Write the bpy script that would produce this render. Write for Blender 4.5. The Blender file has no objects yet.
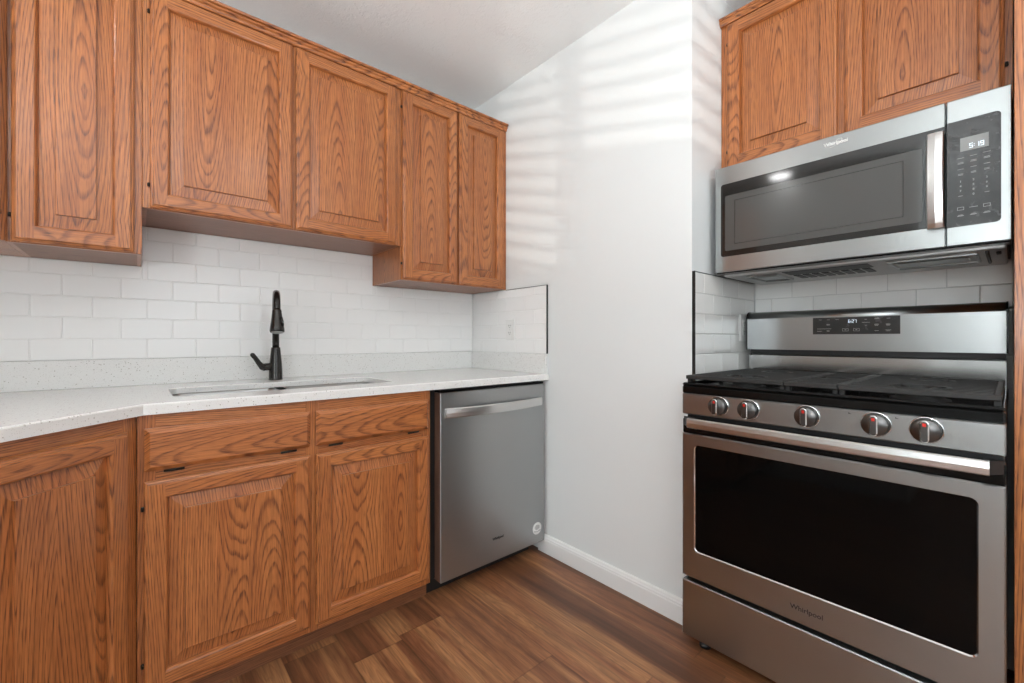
import bpy, bmesh, math, random
from mathutils import Vector, Matrix
random.seed(7)
S = bpy.context.scene
COL = S.collection
PI = math.pi

# ------------------------------------------------------------------ camera
cam_d = bpy.data.cameras.new('camera')
cam = bpy.data.objects.new('camera', cam_d)
COL.objects.link(cam)
S.camera = cam
cam_d.sensor_width = 36.0
cam_d.lens = 433.91 / 1024 * 36.0
cam_d.shift_y = -(341.5 - 339.02) / 1024
cam_d.clip_start = 0.02
cam.location = (-1.5885, -2.2141, 1.0917)
cam.rotation_euler = (PI / 2, 0, 0.8583 - PI / 2)

# ------------------------------------------------------------------ world, lights, exposure
W = bpy.data.worlds.new('world')
S.world = W
W.use_nodes = True
W.node_tree.nodes['Background'].inputs['Color'].default_value = (0.80, 0.88, 1.0, 1)
W.node_tree.nodes['Background'].inputs['Strength'].default_value = 1.2
S.view_settings.view_transform = 'Standard'
S.view_settings.look = 'None'
S.view_settings.gamma = 1
S.view_settings.use_curve_mapping = False
S.view_settings.exposure = 0.13


def area(name, loc, aim, sx, sy, power, color=(1, 1, 1)):
    d = bpy.data.lights.new(name, 'AREA')
    d.shape = 'RECTANGLE'
    d.size, d.size_y = sx, sy
    d.energy = power
    d.color = color
    o = bpy.data.objects.new(name, d)
    COL.objects.link(o)
    o.location = loc
    o.rotation_euler = Vector(aim).to_track_quat('-Z', 'Y').to_euler()
    return o


# low sun thrown back up from the ground outside, through the louvres
sd = bpy.data.lights.new('ground_bounce_sun', 'SUN')
sd.energy = 0.72
sd.angle = math.radians(0.45)
sd.color = (1.0, 0.97, 0.92)
so = bpy.data.objects.new('ground_bounce_sun', sd)
COL.objects.link(so)
so.location = (-4, -6, 0)
so.rotation_euler = Vector((0.8, 1.0, 0.27)).to_track_quat('-Z', 'Y').to_euler()
# fill lights added just inside two unseen windows (window_2 behind the camera, window_3 in the far left wall)
area('daylight_window', (-0.9, -4.42, 1.50), (0, 1, 0.95), 1.6, 1.2, 9, (0.90, 0.96, 1.0))
area('daylight_side_window', (-4.32, -3.2, 1.50), (1, 0.25, 0.40), 1.5, 1.2, 40, (0.90, 0.96, 1.0))
CAN_LIGHTS = [(-2.39, -0.88), (-0.9, -2.6), (-2.2, -2.9), (-1.5, -3.8)]
CAN_POWER = 1.5
# fill lights added behind the camera, in place of flash bounced off the ceiling
TORCH = [(-2.64, -2.35), (-0.75, -3.35)]
FILL_Z = 1.12
for (_x, _y), _p in zip(TORCH, (50, 18)):
    _o = area('uplight', (_x, _y, FILL_Z - .02), (0, 0, 1), 0.30, 0.30, _p, (0.94, 0.975, 1.0))

pd = bpy.data.lights.new('lamp_bulb', 'POINT')  # unseen fill above the stand's bowl, added to brighten tile and alcove
pd.energy = 24
pd.shadow_soft_size = 0.10
pd.color = (0.94, 0.975, 1.0)
po = bpy.data.objects.new('lamp_bulb', pd)
COL.objects.link(po)
po.location = (TORCH[0][0], TORCH[0][1], FILL_Z + .035)

# ------------------------------------------------------------------ materials


def mat(name, base=(0.8, 0.8, 0.8), rough=0.5, metal=0.0, **kw):
    m = bpy.data.materials.new(name)
    m.use_nodes = True
    b = m.node_tree.nodes['Principled BSDF']
    b.inputs['Base Color'].default_value = (*base, 1)
    b.inputs['Roughness'].default_value = rough
    b.inputs['Metallic'].default_value = metal
    for k, v in kw.items():
        b.inputs[k.replace('_', ' ')].default_value = v
    return m


def srgb(r, g, b):
    f = lambda c: (c / 12.92 if c <= 0.04045 else ((c + 0.055) / 1.055) ** 2.4)
    return f(r / 255), f(g / 255), f(b / 255)


class NT:
    def __init__(s, m):
        s.t = m.node_tree
        s.b = s.t.nodes['Principled BSDF']

    def n(s, typ, **props):
        x = s.t.nodes.new(typ)
        for k, v in props.items():
            setattr(x, k, v)
        return x

    def link(s, a, b):
        s.t.links.new(a, b)

    def put(s, sock, v):
        if isinstance(v, (int, float)):
            sock.default_value = v
        elif isinstance(v, tuple):
            sock.default_value = v if len(v) == len(sock.default_value) else (*v, 1)
        else:
            s.link(v, sock)

    def math(s, op, a, b=0.0, c=0.0):
        x = s.n('ShaderNodeMath', operation=op)
        s.put(x.inputs[0], a)
        s.put(x.inputs[1], b)
        s.put(x.inputs[2], c)
        return x.outputs[0]

    def comb(s, a, b, c=0.0):
        x = s.n('ShaderNodeCombineXYZ')
        s.put(x.inputs[0], a)
        s.put(x.inputs[1], b)
        s.put(x.inputs[2], c)
        return x.outputs[0]

    def noise(s, vec, scale=1.0, detail=2.0, rough=0.5):
        x = s.n('ShaderNodeTexNoise')
        s.put(x.inputs['Vector'], vec)
        x.inputs['Scale'].default_value = scale
        x.inputs['Detail'].default_value = detail
        x.inputs['Roughness'].default_value = rough
        return x.outputs[0]

    def ramp(s, f, stops):
        x = s.n('ShaderNodeValToRGB')
        e = x.color_ramp.elements
        while len(e) < len(stops):
            e.new(0.5)
        for i, (p, c) in enumerate(stops):
            e[i].position = p
            e[i].color = (*c, 1) if len(c) == 3 else c
        s.put(x.inputs[0], f)
        return x.outputs[0]

    def mix(s, f, a, b, blend='MIX'):
        x = s.n('ShaderNodeMix', data_type='RGBA', blend_type=blend)
        s.put(x.inputs[0], f)
        s.put(x.inputs[6], a)
        s.put(x.inputs[7], b)
        return x.outputs[2]

    def bump(s, h, strength, dist):
        x = s.n('ShaderNodeBump')
        x.inputs['Strength'].default_value = strength
        x.inputs['Distance'].default_value = dist
        s.put(x.inputs['Height'], h)
        s.link(x.outputs[0], s.b.inputs['Normal'])

    def color(s, c):
        s.link(c, s.b.inputs['Base Color'])


def g3(v):
    return (v, v, v)


def make_oak(name, light, mid, dark, rough=0.30):
    m = mat(name, rough=rough)
    t = NT(m)
    uv = t.n('ShaderNodeUVMap', uv_map='grain')
    sp = t.n('ShaderNodeSeparateXYZ')
    t.link(uv.outputs[0], sp.inputs[0])
    u, v = sp.outputs[0], sp.outputs[1]
    # plain-sawn board: rings cut at a shallow, wandering depth
    n1 = t.noise(t.comb(t.math('MULTIPLY', u, 7.0), t.math('MULTIPLY', v, 1.0)), 1.0, 2.0, 0.5)
    n2 = t.noise(t.comb(t.math('MULTIPLY', u, 60.0), t.math('MULTIPLY', v, 7.0)), 1.0, 2.0, 0.55)
    d = t.math('ADD', t.math('MULTIPLY', t.math('PINGPONG', t.math('ADD', v, 60.0), 0.95), 0.150), 0.020)
    d = t.math('ADD', d, t.math('MULTIPLY', t.math('SUBTRACT', n1, 0.5), 0.075))
    uu = t.math('ADD', u, t.math('MULTIPLY', t.math('SINE', t.math('MULTIPLY', v, 3.7)), 0.008))
    uu = t.math('MULTIPLY', uu, 1.7)
    r = t.math('SQRT', t.math('ADD', t.math('MULTIPLY', uu, uu), t.math('ADD', t.math('MULTIPLY', d, d), 0.0001)))
    n3 = t.noise(t.comb(t.math('MULTIPLY', r, 34.0), t.math('MULTIPLY', v, 0.4), 3.0), 1.0, 1.0, 0.5)
    ph = t.math('ADD', t.math('MULTIPLY', r, 92.0), t.math('MULTIPLY', n2, 0.50))
    ph = t.math('ADD', ph, t.math('MULTIPLY', n3, 2.2))
    fr = t.math('FRACT', ph)
    band = t.ramp(fr, [(0.0, g3(0.0)), (0.50, g3(0.05)), (0.70, g3(0.75)), (0.84, g3(1.0)), (0.93, g3(0.25)), (1.0, g3(0.0))])
    # pores: short dark dashes along the grain, crowded in the early wood
    pores = t.noise(t.comb(t.math('MULTIPLY', u, 560.0), t.math('MULTIPLY', v, 22.0)), 1.0, 1.0, 0.5)
    pm = t.ramp(pores, [(0.44, g3(0.0)), (0.58, g3(1.0))])
    pm2 = t.ramp(pores, [(0.56, g3(0.0)), (0.66, g3(1.0))])
    streak = t.noise(t.comb(t.math('MULTIPLY', u, 210.0), t.math('MULTIPLY', v, 5.0)), 1.0, 3.0, 0.6)
    tone = t.noise(t.comb(t.math('MULTIPLY', u, 14.0), t.math('MULTIPLY', v, 1.1)), 1.0, 2.0, 0.5)
    c = t.mix(t.ramp(tone, [(0.3, g3(0)), (0.7, g3(1))]), light, mid)
    c = t.mix(t.math('MULTIPLY', t.ramp(streak, [(0.42, g3(0)), (0.62, g3(1))]), 0.34), c, dark)
    f = t.math('MULTIPLY', band, t.math('ADD', t.math('MULTIPLY', pm, 0.55), 0.42))
    c = t.mix(t.math('MULTIPLY', f, 1.0), c, dark)
    c = t.mix(t.math('MULTIPLY', pm2, 0.34), c, dark)
    t.color(c)
    t.bump(t.math('ADD', t.math('MULTIPLY', pm, -1.0), t.math('MULTIPLY', band, -0.4)), 0.16, 0.0006)
    m.node_tree.nodes['Principled BSDF'].inputs['Coat Weight'].default_value = 0.25
    m.node_tree.nodes['Principled BSDF'].inputs['Coat Roughness'].default_value = 0.18
    return m


OAK = make_oak('oak', srgb(197, 125, 71), srgb(178, 106, 57), srgb(88, 45, 25))
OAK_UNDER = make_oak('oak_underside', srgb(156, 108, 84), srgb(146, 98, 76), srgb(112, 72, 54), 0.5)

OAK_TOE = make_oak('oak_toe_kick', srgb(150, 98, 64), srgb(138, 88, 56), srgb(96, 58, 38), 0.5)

PAINT = mat('white_wall_paint', srgb(230, 233, 232), 0.42)
t = NT(PAINT)
g = t.n('ShaderNodeNewGeometry')
t.bump(t.noise(g.outputs['Position'], 160, 3, 0.6), 0.10, 0.0008)
TRIM = mat('white_trim_paint', srgb(236, 236, 234), 0.3)
CEIL = mat('textured_ceiling', srgb(243, 245, 244), 0.8)
t = NT(CEIL)
g = t.n('ShaderNodeNewGeometry')
nz = t.noise(g.outputs['Position'], 24, 5, 0.65)
t.bump(t.ramp(nz, [(0.42, g3(0)), (0.50, g3(1)), (0.58, g3(0.6))]), 0.28, 0.004)

TILE = mat('white_glazed_tile', srgb(243, 243, 241), 0.13)
GROUT = mat('grout', srgb(238, 238, 235), 0.8)
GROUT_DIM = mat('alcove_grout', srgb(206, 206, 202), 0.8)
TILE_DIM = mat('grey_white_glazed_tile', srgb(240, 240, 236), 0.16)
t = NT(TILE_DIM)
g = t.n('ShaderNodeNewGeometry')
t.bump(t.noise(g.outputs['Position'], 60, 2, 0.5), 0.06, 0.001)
EDGE = mat('dark_metal_edge', srgb(62, 64, 62), 0.35, 0.8)

QUARTZ = mat('speckled_quartz', srgb(236, 236, 233), 0.16)
t = NT(QUARTZ)
g = t.n('ShaderNodeNewGeometry')
bc = srgb(230, 230, 227)
for sc_, thr, rad, amt, colr in ((150, .80, .20, .70, srgb(150, 142, 132)), (330, .62, .26, .38, srgb(176, 172, 166)), (90, .90, .15, .55, srgb(168, 160, 148))):
    v1 = t.n('ShaderNodeTexVoronoi')
    t.link(g.outputs['Position'], v1.inputs['Vector'])
    v1.inputs['Scale'].default_value = sc_
    dot = t.ramp(v1.outputs['Distance'], [(0.0, g3(1)), (rad, g3(1)), (rad + .10, g3(0))])
    vr = t.n('ShaderNodeSeparateColor')
    t.link(v1.outputs['Color'], vr.inputs[0])
    sel = t.math('GREATER_THAN', vr.outputs[0], thr)
    bc = t.mix(t.math('MULTIPLY', t.math('MULTIPLY', dot, sel), amt), bc, colr)
t.color(bc)


def make_steel(name, base, rough, axis, metal=1.0, aniso=0.75, grain=0.0):
    """brushed along local x: reflections smear across the brushing"""
    m = mat(name, base, rough, metal)
    t = NT(m)
    tc = t.n('ShaderNodeTexCoord')
    mp = t.n('ShaderNodeMapping')
    sc = [1500.0, 1500.0, 1500.0]
    sc['xyz'.index(axis)] = 9.0
    mp.inputs['Scale'].default_value = sc
    t.link(tc.outputs['Object'], mp.inputs[0])
    nz = t.noise(mp.outputs[0], 1.0, 2, 0.5)
    if grain:
        t.link(t.math('ADD', t.math('MULTIPLY', nz, grain), rough - grain / 2), t.b.inputs['Roughness'])
    tg = t.n('ShaderNodeTangent', direction_type='UV_MAP', uv_map='grain')
    t.link(tg.outputs[0], t.b.inputs['Tangent'])
    t.b.inputs['Anisotropic'].default_value = aniso
    t.b.inputs['Anisotropic Rotation'].default_value = 0.25
    return m


STEEL = make_steel('brushed_stainless', (0.366, 0.381, 0.379), 0.28, 'x', 1.0, 0.6)
STEEL_POLISHED = mat('polished_stainless', (0.42, 0.42, 0.41), 0.13, 1.0)
STEEL_DARK = make_steel('brushed_dark_stainless', (0.42, 0.43, 0.43), 0.36, 'x')
STEEL_HANDLE = make_steel('satin_handle_metal', (0.66, 0.66, 0.65), 0.28, 'x', 1.0, 0.5)
CHROME = mat('chrome', (0.70, 0.70, 0.69), 0.14, 1.0)
KNOBM = mat('knob_metal', (0.115, 0.112, 0.108), 0.30, 1.0)
BASIN = mat('sink_steel', (0.30, 0.30, 0.295), 0.3, 1.0)
BLACK = mat('black_enamel', (0.004, 0.004, 0.004), 0.16, Specular_IOR_Level=0.22)
BLACKM = mat('black_plastic', (0.012, 0.012, 0.012), 0.45)
IRON = mat('cast_iron', (0.018, 0.018, 0.017), 0.55)
t = NT(IRON)
g = t.n('ShaderNodeNewGeometry')
t.bump(t.noise(g.outputs['Position'], 500, 2, 0.5), 0.3, 0.0006)
GLASS_OVEN = mat('black_oven_glass', (0.002, 0.002, 0.002), 0.06, Specular_IOR_Level=0.13)
GLASS_MW = mat('black_microwave_glass', (0.012, 0.012, 0.011), 0.07)
GLASS_MW_IN = mat('microwave_window_screen', (0.075, 0.075, 0.071), 0.08)
PANEL_GLASS = mat('control_panel_glass', (0.022, 0.022, 0.021), 0.12)
t = NT(PANEL_GLASS)
g = t.n('ShaderNodeNewGeometry')
sm = t.noise(g.outputs['Position'], 34, 4, 0.7)
t.link(t.ramp(sm, [(0.4, g3(0.10)), (0.7, g3(0.35))]), t.b.inputs['Roughness'])
BRONZE = mat('oil_rubbed_black_bronze', (0.045, 0.043, 0.040), 0.20, 0.75)
WHITE_PL = mat('white_plastic', srgb(232, 232, 229), 0.35)
GREY_MARK = mat('grey_print', srgb(150, 150, 148), 0.5)
DARK_MARK = mat('dark_print', (0.03, 0.03, 0.03), 0.4)
PALE_MARK = mat('pale_print', srgb(178, 178, 174), 0.5)
LCD = None
RED = mat('red_mark', srgb(214, 44, 32), 0.4)
GREY_METAL = make_steel('grey_painted_metal', (0.52, 0.52, 0.51), 0.40, 'x', 0.6, 0.0)
DWSIDE = mat('dishwasher_door_side', srgb(118, 88, 72), 0.3)  # brown reflection painted into the colour of the door side
HINGE = mat('aged_hinge_metal', (0.035, 0.03, 0.025), 0.35, 0.8)


def emit(name, c, s):
    m = mat(name, c, 0.4)
    b = m.node_tree.nodes['Principled BSDF']
    b.inputs['Emission Color'].default_value = (*c, 1)
    b.inputs['Emission Strength'].default_value = s
    return m


DIGIT = emit('lit_digit', (0.80, 0.88, 0.95), 0.75)
LCD = emit('lcd_screen', srgb(120, 122, 120), 0.55)
LAMP = emit('lamp_diffuser', (1.0, 0.98, 0.95), 14.0)

FLOOR = mat('plank_floor', rough=0.38)
t = NT(FLOOR)
g = t.n('ShaderNodeNewGeometry')
sp = t.n('ShaderNodeSeparateXYZ')
t.link(g.outputs['Position'], sp.inputs[0])
px = t.math('DIVIDE', t.math('ADD', sp.outputs[0], 0.1481 + 0.178 * 40), 0.178)
row = t.math('FLOOR', px)
fx = t.math('FRACT', px)
wn = t.n('ShaderNodeTexWhiteNoise', noise_dimensions='1D')
t.link(row, wn.inputs['W'])
py = t.math('DIVIDE', t.math('ADD', sp.outputs[1], t.math('ADD', t.math('MULTIPLY', wn.outputs[0], 1.22), 12.2 + 0.10)), 1.22)
idx = t.math('FLOOR', py)
fy = t.math('FRACT', py)
w2 = t.n('ShaderNodeTexWhiteNoise', noise_dimensions='2D')
t.link(t.comb(row, idx), w2.inputs['Vector'])
rnd = w2.outputs[0]
off = t.math('MULTIPLY', rnd, 37.0)
fxm = t.math('SUBTRACT', fx, 0.5)
# rings of the printed plank, and broad pale sapwood streaks
nA = t.noise(t.comb(t.math('MULTIPLY', sp.outputs[0], 11.0), t.math('MULTIPLY', sp.outputs[1], 1.3), off), 1.0, 3, 0.6)
nB = t.noise(t.comb(t.math('MULTIPLY', sp.outputs[0], 70.0), t.math('MULTIPLY', sp.outputs[1], 3.0), off), 1.0, 4, 0.65)
nC = t.noise(t.comb(t.math('MULTIPLY', sp.outputs[0], 330.0), t.math('MULTIPLY', sp.outputs[1], 9.0), off), 1.0, 2, 0.5)
nD = t.noise(t.comb(t.math('MULTIPLY', sp.outputs[0], 13.0), t.math('MULTIPLY', sp.outputs[1], 0.55), t.math('ADD', off, 9.0)), 1.0, 2, 0.5)
rings = t.math('FRACT', t.math('MULTIPLY', t.math('ADD', nA, t.math('MULTIPLY', nB, 0.06)), 13.0))
base = t.ramp(rnd, [(0.0, srgb(116, 74, 49)), (0.35, srgb(134, 86, 57)), (0.65, srgb(146, 94, 62)), (1.0, srgb(156, 104, 69))])
c = t.mix(t.math('MULTIPLY', t.ramp(nD, [(0.52, g3(0)), (0.62, g3(1))]), 0.75), base, srgb(184, 132, 88))
c = t.mix(t.math('MULTIPLY', t.ramp(nD, [(0.34, g3(1)), (0.44, g3(0))]), 0.65), c, srgb(76, 48, 33))
c = t.mix(t.math('MULTIPLY', t.ramp(nB, [(0.42, g3(0)), (0.70, g3(1))]), 0.55), c, srgb(66, 40, 27))
c = t.mix(t.math('MULTIPLY', t.ramp(rings, [(0.3, g3(0)), (0.8, g3(1)), (1.0, g3(0))]), 0.28), c, srgb(84, 48, 30))
c = t.mix(t.math('MULTIPLY', t.ramp(nC, [(0.5, g3(0)), (0.75, g3(1))]), 0.35), c, srgb(70, 44, 30))
ex = t.math('MINIMUM', t.math('MULTIPLY', fx, 0.178), t.math('MULTIPLY', t.math('SUBTRACT', 1.0, fx), 0.178))
ey = t.math('MINIMUM', t.math('MULTIPLY', fy, 1.22), t.math('MULTIPLY', t.math('SUBTRACT', 1.0, fy), 1.22))
seam = t.ramp(t.math('MINIMUM', ex, ey), [(0.0, g3(1)), (0.0018, g3(0))])
c = t.mix(t.math('MULTIPLY', seam, 0.38), c, srgb(48, 30, 20))
t.color(c)
t.bump(t.math('SUBTRACT', t.math('MULTIPLY', nB, -0.5), seam), 0.12, 0.001)

# ------------------------------------------------------------------ mesh builder
LOC = {}      # object name -> its origin in build coordinates
FRM = {}      # object name -> frame


class Frame:
    def __init__(s, x=0, y=0, rot=0):
        s.x, s.y, s.r = x, y, rot

    def w(s, p):
        c, n = math.cos(s.r), math.sin(s.r)
        return Vector((s.x + c * p[0] - n * p[1], s.y + n * p[0] + c * p[1], p[2]))

    def inv(s, p):
        c, n = math.cos(s.r), math.sin(s.r)
        dx, dy = p[0] - s.x, p[1] - s.y
        return (c * dx + n * dy, -n * dx + c * dy)


F0 = Frame()
FR = Frame(0, -1.4457, -PI / 2)          # range wall: local x runs to the right, local y = world x
FD = Frame(-1.881, -0.939, PI / 4)       # diagonal base cabinet
FU = Frame(-2.206, -0.654, PI / 4)       # diagonal upper cabinet


class MB:
    def __init__(s):
        s.v, s.f, s.m, s.uv, s.sm = [], [], [], [], []
        s.bd = ('z', (0, 0, 0), 0.0)

    def board(s, axis='z', c=(0, 0, 0), off=None):
        s.bd = (axis, c, random.uniform(-40, 40) if off is None else off)
        return s

    def _uv(s, p):
        a, c, o = s.bd
        i = 'xyz'.index(a)
        j, k = [q for q in (0, 1, 2) if q != i]
        return ((p[j] - c[j]) + (p[k] - c[k]), p[i] + o)

    def poly(s, pts, m=0, smooth=False):
        b = len(s.v)
        s.v += [tuple(p) for p in pts]
        s.f.append(list(range(b, b + len(pts))))
        s.uv.append([s._uv(p) for p in pts])
        s.m.append(m)
        s.sm.append(smooth)

    def box(s, x0, x1, y0, y1, z0, z1, m=0, bev=0.0, skip=()):
        x0, x1 = min(x0, x1), max(x0, x1)
        y0, y1 = min(y0, y1), max(y0, y1)
        z0, z1 = min(z0, z1), max(z0, z1)
        b = min(bev, (x1 - x0) * .45, (y1 - y0) * .45, (z1 - z0) * .45)
        X, Y, Z = (x0, x1), (y0, y1), (z0, z1)
        if b <= 0:
            P = lambda i, j, k: (X[i], Y[j], Z[k])
            for q in ([(0, 0, 0), (0, 1, 0), (1, 1, 0), (1, 0, 0)], [(0, 0, 1), (1, 0, 1), (1, 1, 1), (0, 1, 1)],
                      [(0, 0, 0), (1, 0, 0), (1, 0, 1), (0, 0, 1)], [(0, 1, 0), (0, 1, 1), (1, 1, 1), (1, 1, 0)],
                      [(0, 0, 0), (0, 0, 1), (0, 1, 1), (0, 1, 0)], [(1, 0, 0), (1, 1, 0), (1, 1, 1), (1, 0, 1)]):
                s.poly([P(*r) for r in q], m)
            return s
        sg = (1, -1)

        def V(i, j, k, ax):
            p = [X[i] + sg[i] * b, Y[j] + sg[j] * b, Z[k] + sg[k] * b]
            p[ax] = (X, Y, Z)[ax][(i, j, k)[ax]]
            return tuple(p)
        for ax in range(3):
            o = [q for q in range(3) if q != ax]
            for e in (0, 1):
                pts = []
                for (a, c) in ((0, 0), (1, 0), (1, 1), (0, 1)):
                    ijk = [0, 0, 0]
                    ijk[ax] = e
                    ijk[o[0]] = a
                    ijk[o[1]] = c
                    pts.append(V(*ijk, ax))
                s.poly(pts, m)
        for ax in range(3):
            o = [q for q in range(3) if q != ax]
            for a in (0, 1):
                for c in (0, 1):
                    i0, i1 = [0, 0, 0], [0, 0, 0]
                    i1[ax] = 1
                    for r in (i0, i1):
                        r[o[0]] = a
                        r[o[1]] = c
                    s.poly([V(*i0, o[0]), V(*i1, o[0]), V(*i1, o[1]), V(*i0, o[1])], m)
        for i in (0, 1):
            for j in (0, 1):
                for k in (0, 1):
                    s.poly([V(i, j, k, 0), V(i, j, k, 1), V(i, j, k, 2)], m)
        return s

    def prism(s, pts, axis, a0, a1, m=0, smooth=False):
        """polygon in the plane across axis (the two other axes in order), run from a0 to a1"""
        i = 'xyz'.index(axis)

        def P(p, a):
            q = [p[0], p[1]]
            q.insert(i, a)
            return tuple(q)
        s.poly([P(p, a0) for p in pts], m)
        s.poly([P(p, a1) for p in reversed(pts)], m)
        n = len(pts)
        for k in range(n):
            p, q = pts[k], pts[(k + 1) % n]
            s.poly([P(p, a0), P(q, a0), P(q, a1), P(p, a1)], m, smooth)
        return s

    def tube(s, pts, rad, seg=14, m=0, caps=True, flat=None):
        pts = [Vector(p) for p in pts]
        if not hasattr(rad, '__len__'):
            rad = [rad] * len(pts)
        rings = []
        up = None
        for i, p in enumerate(pts):
            d = (pts[min(i + 1, len(pts) - 1)] - pts[max(i - 1, 0)]).normalized()
            if up is None:
                up = Vector((0, 0, 1)) if abs(d.z) < .9 else Vector((1, 0, 0))
            sd = d.cross(up).normalized()
            up = sd.cross(d).normalized()
            rings.append([tuple(p + rad[i] * (math.cos(2 * PI * k / seg) * sd + math.sin(2 * PI * k / seg) * up)) for k in range(seg)])
        for a, b in zip(rings, rings[1:]):
            for k in range(seg):
                s.poly([a[k], a[(k + 1) % seg], b[(k + 1) % seg], b[k]], m, True)
        if caps:
            s.poly(list(reversed(rings[0])), m)
            s.poly(rings[-1], m)
        return s

    def lathe(s, prof, c, axis='z', seg=28, m=0, cap=True):
        """prof: (radius, height along axis)"""
        i = 'xyz'.index(axis)
        rings = []
        for r, h in prof:
            ring = []
            for k in range(seg):
                a = 2 * PI * k / seg
                q = [r * math.cos(a), r * math.sin(a)]
                q.insert(i, h)
                ring.append((c[0] + q[0], c[1] + q[1], c[2] + q[2]))
            rings.append(ring)
        for a, b in zip(rings, rings[1:]):
            for k in range(seg):
                s.poly([a[k], a[(k + 1) % seg], b[(k + 1) % seg], b[k]], m, True)
        if cap:
            s.poly(list(reversed(rings[0])), m)
            s.poly(rings[-1], m)
        return s

    def build(s, name, mats, parent=None, frame=None, keep_origin=False):
        if not isinstance(mats, (list, tuple)):
            mats = [mats]
        lo = [min(p[i] for p in s.v) for i in range(3)]
        hi = [max(p[i] for p in s.v) for i in range(3)]
        c = Vector(((lo[0] + hi[0]) / 2, (lo[1] + hi[1]) / 2, lo[2]))
        me = bpy.data.meshes.new(name)
        me.from_pydata([(p[0] - c.x, p[1] - c.y, p[2] - c.z) for p in s.v], [], s.f)
        uvl = me.uv_layers.new(name='grain')
        k = 0
        for fi in range(len(s.f)):
            for q in s.uv[fi]:
                uvl.data[k].uv = q
                k += 1
        for i, p in enumerate(me.polygons):
            p.material_index = s.m[i]
            p.use_smooth = s.sm[i]
        for mm in mats:
            me.materials.append(mm)
        bm = bmesh.new()
        bm.from_mesh(me)
        bmesh.ops.remove_doubles(bm, verts=bm.verts, dist=0.00002)
        bmesh.ops.recalc_face_normals(bm, faces=bm.faces)
        bm.to_mesh(me)
        bm.free()
        o = bpy.data.objects.new(name, me)
        COL.objects.link(o)
        if parent is not None:
            o.parent = parent
            o.location = c - LOC[parent.name]
            FRM[o.name] = FRM[parent.name]
        else:
            fr = frame or F0
            o.location = fr.w(c)
            o.rotation_euler = (0, 0, fr.r)
            FRM[o.name] = fr
        LOC[o.name] = c
        return o


def thing(name, label, cat, c, frame=F0, group=None):
    o = bpy.data.objects.new(name, None)
    COL.objects.link(o)
    o.empty_display_size = 0.1
    o.location = frame.w(c)
    o.rotation_euler = (0, 0, frame.r)
    LOC[o.name] = Vector(c)
    FRM[o.name] = frame
    o['label'] = label
    o['category'] = cat
    if group:
        o['group'] = group
    return o


def tag(o, label, cat, group=None):
    o['label'] = label
    o['category'] = cat
    if group:
        o['group'] = group
    return o


def struct(o):
    o['kind'] = 'structure'
    return o


def rrect(x0, x1, z0, z1, r, seg=6, corners=(1, 1, 1, 1)):
    """rounded rectangle, counter-clockwise from lower left; corners = ll, lr, ur, ul"""
    pts = []
    for (cx, cz, a0, on) in ((x0 + r, z0 + r, PI, corners[0]), (x1 - r, z0 + r, 1.5 * PI, corners[1]),
                             (x1 - r, z1 - r, 0, corners[2]), (x0 + r, z1 - r, .5 * PI, corners[3])):
        if on:
            for k in range(seg + 1):
                a = a0 + .5 * PI * k / seg
                pts.append((cx + r * math.cos(a), cz + r * math.sin(a)))
        else:
            a = a0 + .25 * PI
            pts.append((cx + (r if math.cos(a) > 0 else -r), cz + (r if math.sin(a) > 0 else -r)))
    return pts


def text_mesh(name, body, size, x, y, z, m, parent, depth=0.0006, align='CENTER', shear=0.0, squeeze=1.0):
    """letters standing in the local xz plane facing local -y"""
    cu = bpy.data.curves.new(name, 'FONT')
    cu.body = body
    cu.size = size
    cu.extrude = depth
    cu.align_x = align
    cu.align_y = 'CENTER'
    cu.shear = shear
    cu.offset = size * .02
    cu.resolution_u = 3
    tmp = bpy.data.objects.new(name + '_tmp', cu)
    COL.objects.link(tmp)
    dg = bpy.context.evaluated_depsgraph_get()
    me = bpy.data.meshes.new_from_object(tmp.evaluated_get(dg))
    bpy.data.objects.remove(tmp)
    bpy.data.curves.remove(cu)
    me.transform(Matrix.Rotation(PI / 2, 4, 'X') @ Matrix.Diagonal((squeeze, 1, 1, 1)))
    me.materials.clear()
    me.materials.append(m)
    me.name = name
    o = bpy.data.objects.new(name, me)
    COL.objects.link(o)
    o.parent = parent
    o.location = Vector((x, y, z)) - LOC[parent.name]
    LOC[o.name] = Vector((x, y, z))
    FRM[o.name] = FRM[parent.name]
    return o


SEG = {'0': 'abcdef', '1': 'bc', '2': 'abged', '3': 'abgcd', '4': 'fgbc', '5': 'afgcd', '6': 'afgedc', '7': 'abc', '8': 'abcdefg', '9': 'abcdfg'}


def digits(mb, txt, x, y, z, h, t=None):
    """seven-segment figures, lower left at x, z; returns nothing"""
    w = h * .55
    t = t or h * .13
    for ch in txt:
        if ch == ':':
            for q in (.28, .68):
                mb.box(x, x + t, y - .0004, y, z + h * q, z + h * q + t)
            x += t * 2.3
            continue
        for sgm in SEG[ch]:
            r = {'a': (0, w, h - t, h), 'd': (0, w, 0, t), 'g': (0, w, h / 2 - t / 2, h / 2 + t / 2), 'f': (0, t, h / 2, h),
                 'b': (w - t, w, h / 2, h), 'e': (0, t, 0, h / 2), 'c': (w - t, w, 0, h / 2)}[sgm]
            mb.box(x + r[0], x + r[1], y - .0004, y, z + r[2], z + r[3])
        x += w + t * 1.5


def swoosh(mb, x, y, z, a, c, tilt=math.radians(28)):
    """thin open tilted loop around a word"""
    ct, st_ = math.cos(tilt), math.sin(tilt)

    def P(q, k):
        u_, v_ = a * k * math.cos(q), c * k * math.sin(q)
        return (x + u_ * ct - v_ * st_, y, z + u_ * st_ + v_ * ct)
    for q in range(-170, 70, 10):
        q0, q1 = math.radians(q), math.radians(q + 10)
        mb.poly([P(q0, 1), P(q1, 1), P(q1, .91), P(q0, .91)])


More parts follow.
